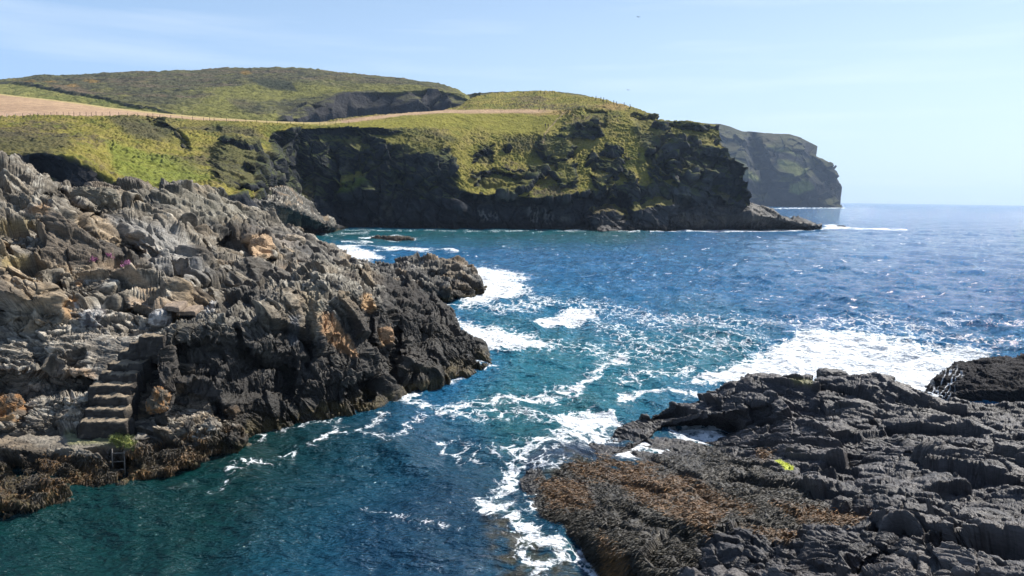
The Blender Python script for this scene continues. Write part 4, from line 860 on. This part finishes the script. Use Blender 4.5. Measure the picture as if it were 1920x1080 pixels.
def build_things():
    OR = (.30, .16, .07); GY = (.13, .12, .105)
    rock_at(274, 748, 18, 27, OR, 'orange lichened pointed rock just right of the lowest steps', seed=1, col2=(.12, .10, .075), bed=unit(.9, .2, .2), taper=.45, amp=.34)
    rock_at(6, 768, 26, 32, OR, 'orange rock at the left edge of the photo below the deep overhang', seed=2, col2=(.15, .12, .09), taper=.35, amp=.34)
    rock_at(300, 597, 22, 20, (.20, .19, .18), 'rounded grey boulder with white top at the head of the stone steps', 'boulder', seed=3, col2=(.48, .46, .43), bed=unit(-.3, -.4, .8), amp=.12)
    rock_at(486, 464, 22, 24, (.42, .29, .18), 'upright tan rock face catching the sun above the path slabs', seed=4, amp=.2, bed=unit(.8, .3, -.3))
    rock_at(545, 451, 26, 11, (.34, .28, .21), 'low pale tan rock beside the sunlit upright face', seed=5)
    rock_at(689, 574, 14, 22, (.46, .29, .15), 'smooth orange block set in the dark sea cliff', seed=6, amp=.14, bed=unit(.2, .3, .9))
    rock_at(722, 628, 15, 17, (.30, .19, .11), 'rusty brown block below the smooth orange block', seed=7, amp=.16)
    rock_at(168, 372, 44, 20, (.20, .18, .14), 'big rounded crag on the upper rocks under the shaded scar', 'crag', seed=8, amp=.3)
    rock_at(170, 600, 22, 20, (.50, .47, .43), 'white streaked rock left of the head of the steps', seed=10, amp=.3, col2=(.13, .12, .12))
    rock_at(1565, 703, 30, 11, (.07, .066, .066), 'square dark block standing on the crest of the right rock platform', 'block', names=['rock_platform'], seed=11, amp=.2, mat_=M_slate, pw=.5)
    for i, (a, b, hw, hh, lab) in enumerate(((624, 466, 9, 5, 'small dark rock in the surf at the tip of the left shore'), (640, 479, 10, 6, 'larger dark rock at the edge of the surf by the spur'))):
        p = at_z(a, b+hh, np.float64(0)); s_ = p[1]/F; blob('rock', p+np.array([0, 0, hh*s_*.6]), (hw*s_, hw*s_, hh*s_), (.05, .045, .04), lab, 'rock', seed=20+i, sub=5)
    p = at_z(735, 449, np.float64(0)); s_ = p[1]/F
    blob('skerry', p+np.array([0, 0, -.15]), (40*s_, 3.2, .75), (.06, .048, .035), 'low flat skerry ringed with foam in the cove', 'skerry', seed=30, sub=6, amp=.5)
    for i, (a, b, hw, hh, lab) in enumerate(((1577, 425, 8, 2.2, 'tiny rock awash just beyond the tip of the reef'), (1097, 431, 9, 4, 'small rock with surf at the cliff foot in the middle of the far shore'))):
        p = at_z(a, b, np.float64(0)); s_ = p[1]/F; blob('rock', p, (hw*s_, hw*s_*.7, hh*s_), (.03, .028, .028), lab, 'rock', seed=40+i, sub=5)
    # stone steps
    st = [(267,298,631),(249,292,644),(229,275,660),(207,262,681),(192,250,701),(173,238,723),(180,232,745),(163,227,768),(150,230,791)]
    base = at_d(200, 790, 29.2); root = empty('stone_steps', base)
    tag(root, 'flight of worn stone steps climbing the rocks from the landing', 'steps')
    for i, (x0, x1, y) in enumerate(st[::-1]):
        z = 1.6+.36*i; a = at_z(x0-9, y, np.float64(z)); b = at_z(x1+7, y, np.float64(z)); dpt = .62
        c_ = b+np.array([0.05, dpt, .02]); d_ = a+np.array([0, dpt, .02])
        o = rough_prism([a, b, c_, d_], None, .85, 'step', M_rock, None, i+1, (.050, .043, .037), amp=.08, col2=(.27, .215, .15))  # risers painted dark for their shade, treads pale for sun and wear
        o.parent = root; o.matrix_parent_inverse = Matrix.Translation(-base_v(base))
    # iron ladder
    a = at_z(223, 905, np.float64(0)); yl = 26.45
    root = empty('ladder', a); tag(root, 'rusty iron ladder hanging from the landing into the water', 'ladder')
    inv = Matrix.Translation(-base_v(a)); M_iron = flat_mat('iron', (.16, .14, .12), .6, .4, 20)
    for x0 in ((210, 212.5), (233, 235)):
        V, Fs = tube([at_d(x0[0]+.5, 842, yl+.25), at_d(x0[0], 846, yl), at_d(x0[1], 914, yl)], .022); o = pmesh('rail', V, Fs, M_iron, root, True); o.matrix_parent_inverse = inv
    for y in (850, 866, 881.5, 897):
        V, Fs = tube([at_d(210+(y-846)*.04, y, yl), at_d(233+(y-846)*.035, y-1, yl)], .018); o = pmesh('rung', V, Fs, M_iron, root, True); o.matrix_parent_inverse = inv
    # path slabs
    for i, (q, lab) in enumerate((([(306,573),(336,577),(352,564),(322,562)], 'upper pale concrete path slab on the left rocks'), ([(330,583),(366,583),(382,571),(345,573)], 'lower pale concrete path slab on the left rocks'))):
        mid = on(LN, sum(p[0] for p in q)/4, sum(p[1] for p in q)/4); z = mid[2]+.06
        o = rough_prism([at_z(p[0], p[1], np.float64(z)) for p in q], None, .22, 'slab', M_rock, None, 60+i, (.26, .20, .15), amp=.03); tag(o, lab, 'slab')
    # fences
    M_wood = flat_mat('post_wood', (.10, .085, .065), .9, .3, 30); M_pale = flat_mat('pale_wood', (.42, .38, .28), .9, .2, 30); M_wire = flat_mat('wire', (.12, .12, .12), .5, .1, 5, .6)
    def fence(xs, ys, label, h=1.15, names=['headland'], wires=(.45, .8, 1.08), pale=0, thick=.068):
        pts = [on(names, x, y) for x, y in zip(xs, ys)]; b0 = pts[len(pts)//2]
        root = empty('fence', b0); tag(root, label, 'fence'); inv = Matrix.Translation(-base_v(b0))
        for i, p in enumerate(pts):
            V, Fs = tube([p-np.array([0, 0, .4]), p+np.array([.03*math.sin(i*7), 0, h*(1+.1*math.sin(i*3.3))])], thick if i >= pale else .085, 6)
            o = pmesh('post', V, Fs, M_pale if i < pale else M_wood, root); o.matrix_parent_inverse = inv
        for hh in wires:
            V, Fs = tube([p+np.array([0, 0, hh]) for p in pts], .012, 4); o = pmesh('wire', V, Fs, M_wire, root); o.matrix_parent_inverse = inv
    xs = [13,29,43,57,71,84,96,108,119,130,139,151,162,172,181,192,207,224,240,259,277,287,299,321,342,362,382,394,402,425,443,462,482,501,520,545,570,600,630,655]
    fence(xs, [float(np.interp(x, [0,60,100,200,280,360,440,520,600,660], [220,219,217,216.5,219.5,224.5,228.5,231,233.5,233])) for x in xs], 'long post and wire fence along the near edge of the bare field', pale=2)
    xs = [1118,1127,1131,1138,1150,1156,1170,1181]
    fence(xs, [float(np.interp(x, [1080,1110,1150,1190], [178,184,195,203]))-.5 for x in xs], 'short post fence running down the skyline of the green headland', h=1.5, thick=.13)
    p = on(['headland'], 1019, 257); b_ = empty('marker_post', p); tag(b_, 'lone dark marker post beside the worn cliff path', 'post')
    V, Fs = tube([p-np.array([0, 0, .3]), p+np.array([0, 0, 1.3])], .1, 6); o = pmesh('post', V, Fs, M_wood, b_); o.matrix_parent_inverse = Matrix.Translation(-base_v(p))
    V, Fs = tube([p+np.array([-.28, 0, 1.15]), p+np.array([.28, 0, 1.15])], .09, 6); o = pmesh('arm', V, Fs, M_wood, b_); o.matrix_parent_inverse = Matrix.Translation(-base_v(p))
    build_people(); build_gulls(); build_growth()
def base_v(p): return Vector((float(p[0]), float(p[1]), float(p[2])))
def skin_mesh(joints, edges, radii, name):
    me = bpy.data.meshes.new(name); me.from_pydata(joints, edges, []); o = bpy.data.objects.new(name, me); COL.objects.link(o)
    o.modifiers.new('s', 'SKIN'); sv = me.skin_vertices[0].data
    for i, r in enumerate(radii): sv[i].radius = (r, r*.85)
    sv[0].use_root = True
    ss = o.modifiers.new('u', 'SUBSURF'); ss.levels = 1; ss.render_levels = 1
    dg = bpy.context.evaluated_depsgraph_get(); m2_ = bpy.data.meshes.new_from_object(o.evaluated_get(dg)); bpy.data.objects.remove(o); m2_.name = name
    for p in m2_.polygons: p.use_smooth = True
    return m2_
def build_people():
    M_skin = flat_mat('skin', (.42, .26, .18)); M_hair = flat_mat('hair', (.05, .035, .02))
    def person(px, py, rz, stride, jc, tc_, label, pack=None, group=None):
        p = on(['headland'], px, py); root = empty('person', p, rz); tag(root, label, 'person', group)
        s_ = stride
        J = [(0,0,.93),(0,.01,1.12),(0,.0,1.38),(0,-.02,1.50),(0,-.03,1.62),(0,-.03,1.72),
             (-.10,0,.90),(-.11,-s_*.5,.50),(-.11,-s_*.75,.09),(-.11,-s_*.75-.16,.04),
             (.10,0,.90),(.11,s_*.35,.50),(.11,s_*.95,.12),(.11,s_*.95-.14,.04),
             (-.19,0,1.40),(-.24,s_*.3,1.14),(-.23,s_*.2-.12,.90),(-.23,s_*.2-.16,.82),
             (.19,0,1.40),(.24,-s_*.25,1.14),(.23,-s_*.3-.14,.92),(.23,-s_*.3-.18,.84)]
        E = [(0,1),(1,2),(2,3),(3,4),(4,5),(0,6),(6,7),(7,8),(8,9),(0,10),(10,11),(11,12),(12,13),(2,14),(14,15),(15,16),(16,17),(2,18),(18,19),(19,20),(20,21)]
        Rr = [.15,.14,.16,.06,.10,.08,.10,.07,.05,.045,.10,.07,.05,.045,.07,.05,.035,.03,.07,.05,.035,.03]
        me = skin_mesh(J, E, Rr, 'body'); me.materials.clear()
        for m_ in (M_skin, flat_mat('jacket', jc), flat_mat('trousers', tc_), flat_mat('boots', (.03, .025, .02))): me.materials.append(m_)
        for f in me.polygons:
            z = f.center.z; f.material_index = 0 if z > 1.5 or (abs(f.center.x) > .19 and z < .93 and z > .7) else 1 if z > .9 else 2 if z > .12 else 3
        b = bpy.data.objects.new('body', me); COL.objects.link(b); b.parent = root
        V = []; Fs = []
        for i in range(5):
            for k in range(8):
                an = k*math.pi/4; th = i*.42; V.append((.115*math.sin(th)*math.cos(an), -.015+.125*math.sin(th)*math.sin(an), 1.68+.13*math.cos(th)))
        for i in range(4):
            for k in range(8): Fs.append((i*8+k, i*8+(k+1) % 8, i*8+8+(k+1) % 8, i*8+8+k))
        pmesh('hair', V, Fs, M_hair, root, True)
        if pack:
            V, Fs = box((-.15, .10, 1.0), (.15, .28, 1.42)); q = pmesh('backpack', V, Fs, flat_mat('backpack', pack), root, False, .04)
    person(1012, 208, math.radians(-80), .42, (.03, .035, .05), (.04, .04, .05), 'left walker in dark clothes striding along the bare track', group='walkers on the headland')
    person(1022, 208, math.radians(-85), .55, (.025, .025, .03), (.03, .03, .04), 'right walker in dark clothes with a backpack striding along the bare track', (.10, .03, .03), 'walkers on the headland')
    person(1022, 239, math.radians(10), .10, (.02, .025, .045), (.03, .03, .035), 'left one of two people standing on the cliff path above the crag', group='walkers on the headland')
    person(1027.6, 239.6, math.radians(-15), .18, (.05, .03, .03), (.02, .02, .03), 'right one of two people standing on the cliff path above the crag', group='walkers on the headland')
def box(a, b):
    x0, y0, z0 = a; x1, y1, z1 = b
    return [(x0,y0,z0),(x1,y0,z0),(x1,y1,z0),(x0,y1,z0),(x0,y0,z1),(x1,y0,z1),(x1,y1,z1),(x0,y1,z1)], [(0,3,2,1),(4,5,6,7),(0,1,5,4),(1,2,6,5),(2,3,7,6),(3,0,4,7)]
def build_gulls():
    M_g = flat_mat('gull_white', (.35, .36, .38)); M_w = flat_mat('gull_wing', (.16, .17, .19))
    for px, py, d, lab in ((1178, 169, 190, 'tiny seabird in the sky just above the headland slope'), (1197, 32, 170, 'tiny seabird high in the sky near the top of the photo')):
        p = at_d(px, py, d); root = empty('seabird', p, .6); tag(root, lab, 'bird', 'seabirds in the sky')
        me = skin_mesh([(0,0,0),(0,-.16,.01),(0,-.26,.03),(0,.16,0),(0,.27,0)], [(0,1),(1,2),(0,3),(3,4)], [.075,.06,.035,.045,.02], 'body'); me.materials.clear(); me.materials.append(M_g)
        b = bpy.data.objects.new('body', me); COL.objects.link(b); b.parent = root
        for s_ in (-1, 1):
            top = [(s_*.05,-.08,.03),(s_*.32,-.10,.15),(s_*.66,.02,.10),(s_*.34,.06,.14),(s_*.05,.09,.03)]
            V = top+[(x, y, z-.02) for x, y, z in top]; Fs = [(0,1,2,3,4),(9,8,7,6,5)]+[(i, (i+1) % 5, 5+(i+1) % 5, 5+i) for i in range(5)]
            pmesh('wing', V, Fs, M_w, root)
def strips(name, P, D, W, col, lens, mat_, label, cat, bend=.5):
    """many small bent fronds: P roots, D directions, W widths"""
    n = len(P); side = norm(np.cross(D, RNG.normal(size=(n, 3)))); L_ = lens[:, None]
    mid = P+D*L_*.5+np.array([0, 0, 1])*L_*.08; tip = P+D*L_+np.array([0, 0, -1])*L_*bend*.3
    w_ = W[:, None]
    V = np.stack([P-side*w_*.6, P+side*w_*.6, mid+side*w_, mid-side*w_, tip+side*w_*.4, tip-side*w_*.4], 1).reshape(-1, 3)
    b = np.arange(n)[:, None]*6
    Fi = np.concatenate([b+np.array([0, 1, 2, 3]), b+np.array([3, 2, 4, 5])], 0)
    me = raw_mesh(name, V, Fi, False); c = np.repeat(col, 6, 0); set_col(me, np.concatenate([c, np.full((len(c), 1), .45)], 1)); me.materials.append(mat_)
    o = bpy.data.objects.new(name, me); COL.objects.link(o); tag(o, label, cat, kind='stuff'); return o
def build_growth():
    def scatter(name, msk, k):
        G, gx, gy, n = GR[name][:4]; w_ = msk*1.0; w_ = w_.ravel()/w_.sum(); i = RNG.choice(len(w_), k, p=w_)
        return G.reshape(-1, 3)[i], n.reshape(-1, 3)[i], i
    # weed on the right platform
    G, gx, gy, n, weed, rust = GR['rock_platform']
    for msk, k, cc, nm in ((weed*(G[..., 2] > -.02)*(gx < 1900)*(gy < 1110)*(1-.85*rust), 26000, (.040, .032, .018), 'seaweed'), (rust*(G[..., 2] > -.03)*(gy < 1110), 22000, (.16, .082, .026), 'seaweed')):
        P, nn, i = scatter('rock_platform', msk, k); dn = np.array([-.75, -.35, -.25]); D = norm(dn+.25*nn+RNG.normal(size=P.shape)*.28)
        col = np.array(cc)*np.exp(RNG.normal(size=(k, 1))*.4)
        strips(nm, P, D, RNG.uniform(.006, .015, k), col, RNG.uniform(.07, .22, k), M_slate, 'dark brown seaweed fronds lying over the low left part of the right rock platform' if cc[0] < .1 else 'orange brown seaweed fronds in rusty patches on the right rock platform', 'seaweed')
    G, gx, gy, n = GR['landing']
    pl = [(-60,850),(40,868),(110,850),(200,860),(225,838),(300,826),(400,800),(450,775),(480,800),(480,840),(400,890),(300,905),(200,930),(0,985),(-60,985)]
    wb = 10*fbm(G.reshape(-1, 3), .8, 3).reshape(G.shape[:2])
    w_ = sst(-6, 6, poly_dist(gx+wb, gy+wb, pl))*(G[..., 2] > -.03)
    P, nn, i = scatter('landing', w_, 30000); D = norm(np.array([.15, -.35, -.8])+.5*nn+RNG.normal(size=P.shape)*.4)
    t_ = sst(-.1, .35, fbm(P, .9, 3, off=5))[:, None]; col = (np.array((.05, .036, .018))*(1-t_)+np.array((.14, .075, .024))*t_)*np.exp(RNG.normal(size=(len(P), 1))*.35)
    strips('seaweed', P, D, RNG.uniform(.008, .022, len(P)), col, RNG.uniform(.06, .2, len(P)), M_slate, 'brown and orange seaweed hanging over the waterline below the landing', 'seaweed')
    w_ = sst(-3, 3, poly_dist(gx, gy, [(208,818),(222,806),(236,818),(256,832),(250,846),(228,840),(212,838)]))
    P, nn, i = scatter('landing', w_, 2500); D = norm(np.array([0, -.2, .5])+.4*nn+RNG.normal(size=P.shape)*.5)
    strips('grass_tuft', P, D, RNG.uniform(.006, .012, len(P)), np.array((.13, .16, .035))*np.exp(RNG.normal(size=(len(P), 1))*.3), RNG.uniform(.08, .22, len(P)), M_slate, 'bright yellow green weed tuft at the top of the iron ladder', 'weed tuft', -.5)
    G, gx, gy, n = GR['rocky_shore']
    w_ = np.maximum(sst(-2, 2, poly_dist(gx, gy, [(200,478),(214,478),(218,486),(206,488)])), .4*sst(-2, 2, poly_dist(gx, gy, [(172,484),(186,486),(182,493),(170,490)]))+.4*sst(-2, 2, poly_dist(gx, gy, [(225,492),(242,490),(244,498),(228,500)])))
    P, nn, i = scatter('rocky_shore', w_, 900); D = norm(np.array([0, -.1, .8])+RNG.normal(size=P.shape)*.4)
    strips('thrift', P, D, RNG.uniform(.012, .03, len(P)), np.array((.42, .16, .28))*np.exp(RNG.normal(size=(len(P), 1))*.25), RNG.uniform(.05, .14, len(P)), M_slate, 'pink thrift flowers in a gully of the left rocks', 'flowers', -.5)
build_things()
# ================================================================== HAZE
def build_haze():
    V, Fs = box((-8600, -60, -9), (8600, 9700, 205)); m_ = bpy.data.materials.new('haze'); m_.use_nodes = True; t = m_.node_tree; t.nodes.clear()
    v = t.nodes.new('ShaderNodeVolumePrincipled'); v.inputs['Color'].default_value = (.56, .73, 1.0, 1); v.inputs['Density'].default_value = .00009; v.inputs['Anisotropy'].default_value = .35
    o_ = t.nodes.new('ShaderNodeOutputMaterial'); t.links.new(v.outputs[0], o_.inputs['Volume'])
    tag(pmesh('haze', V, Fs, m_), 'thin bluish sea haze over the whole bay', 'haze', kind='stuff')
build_haze()
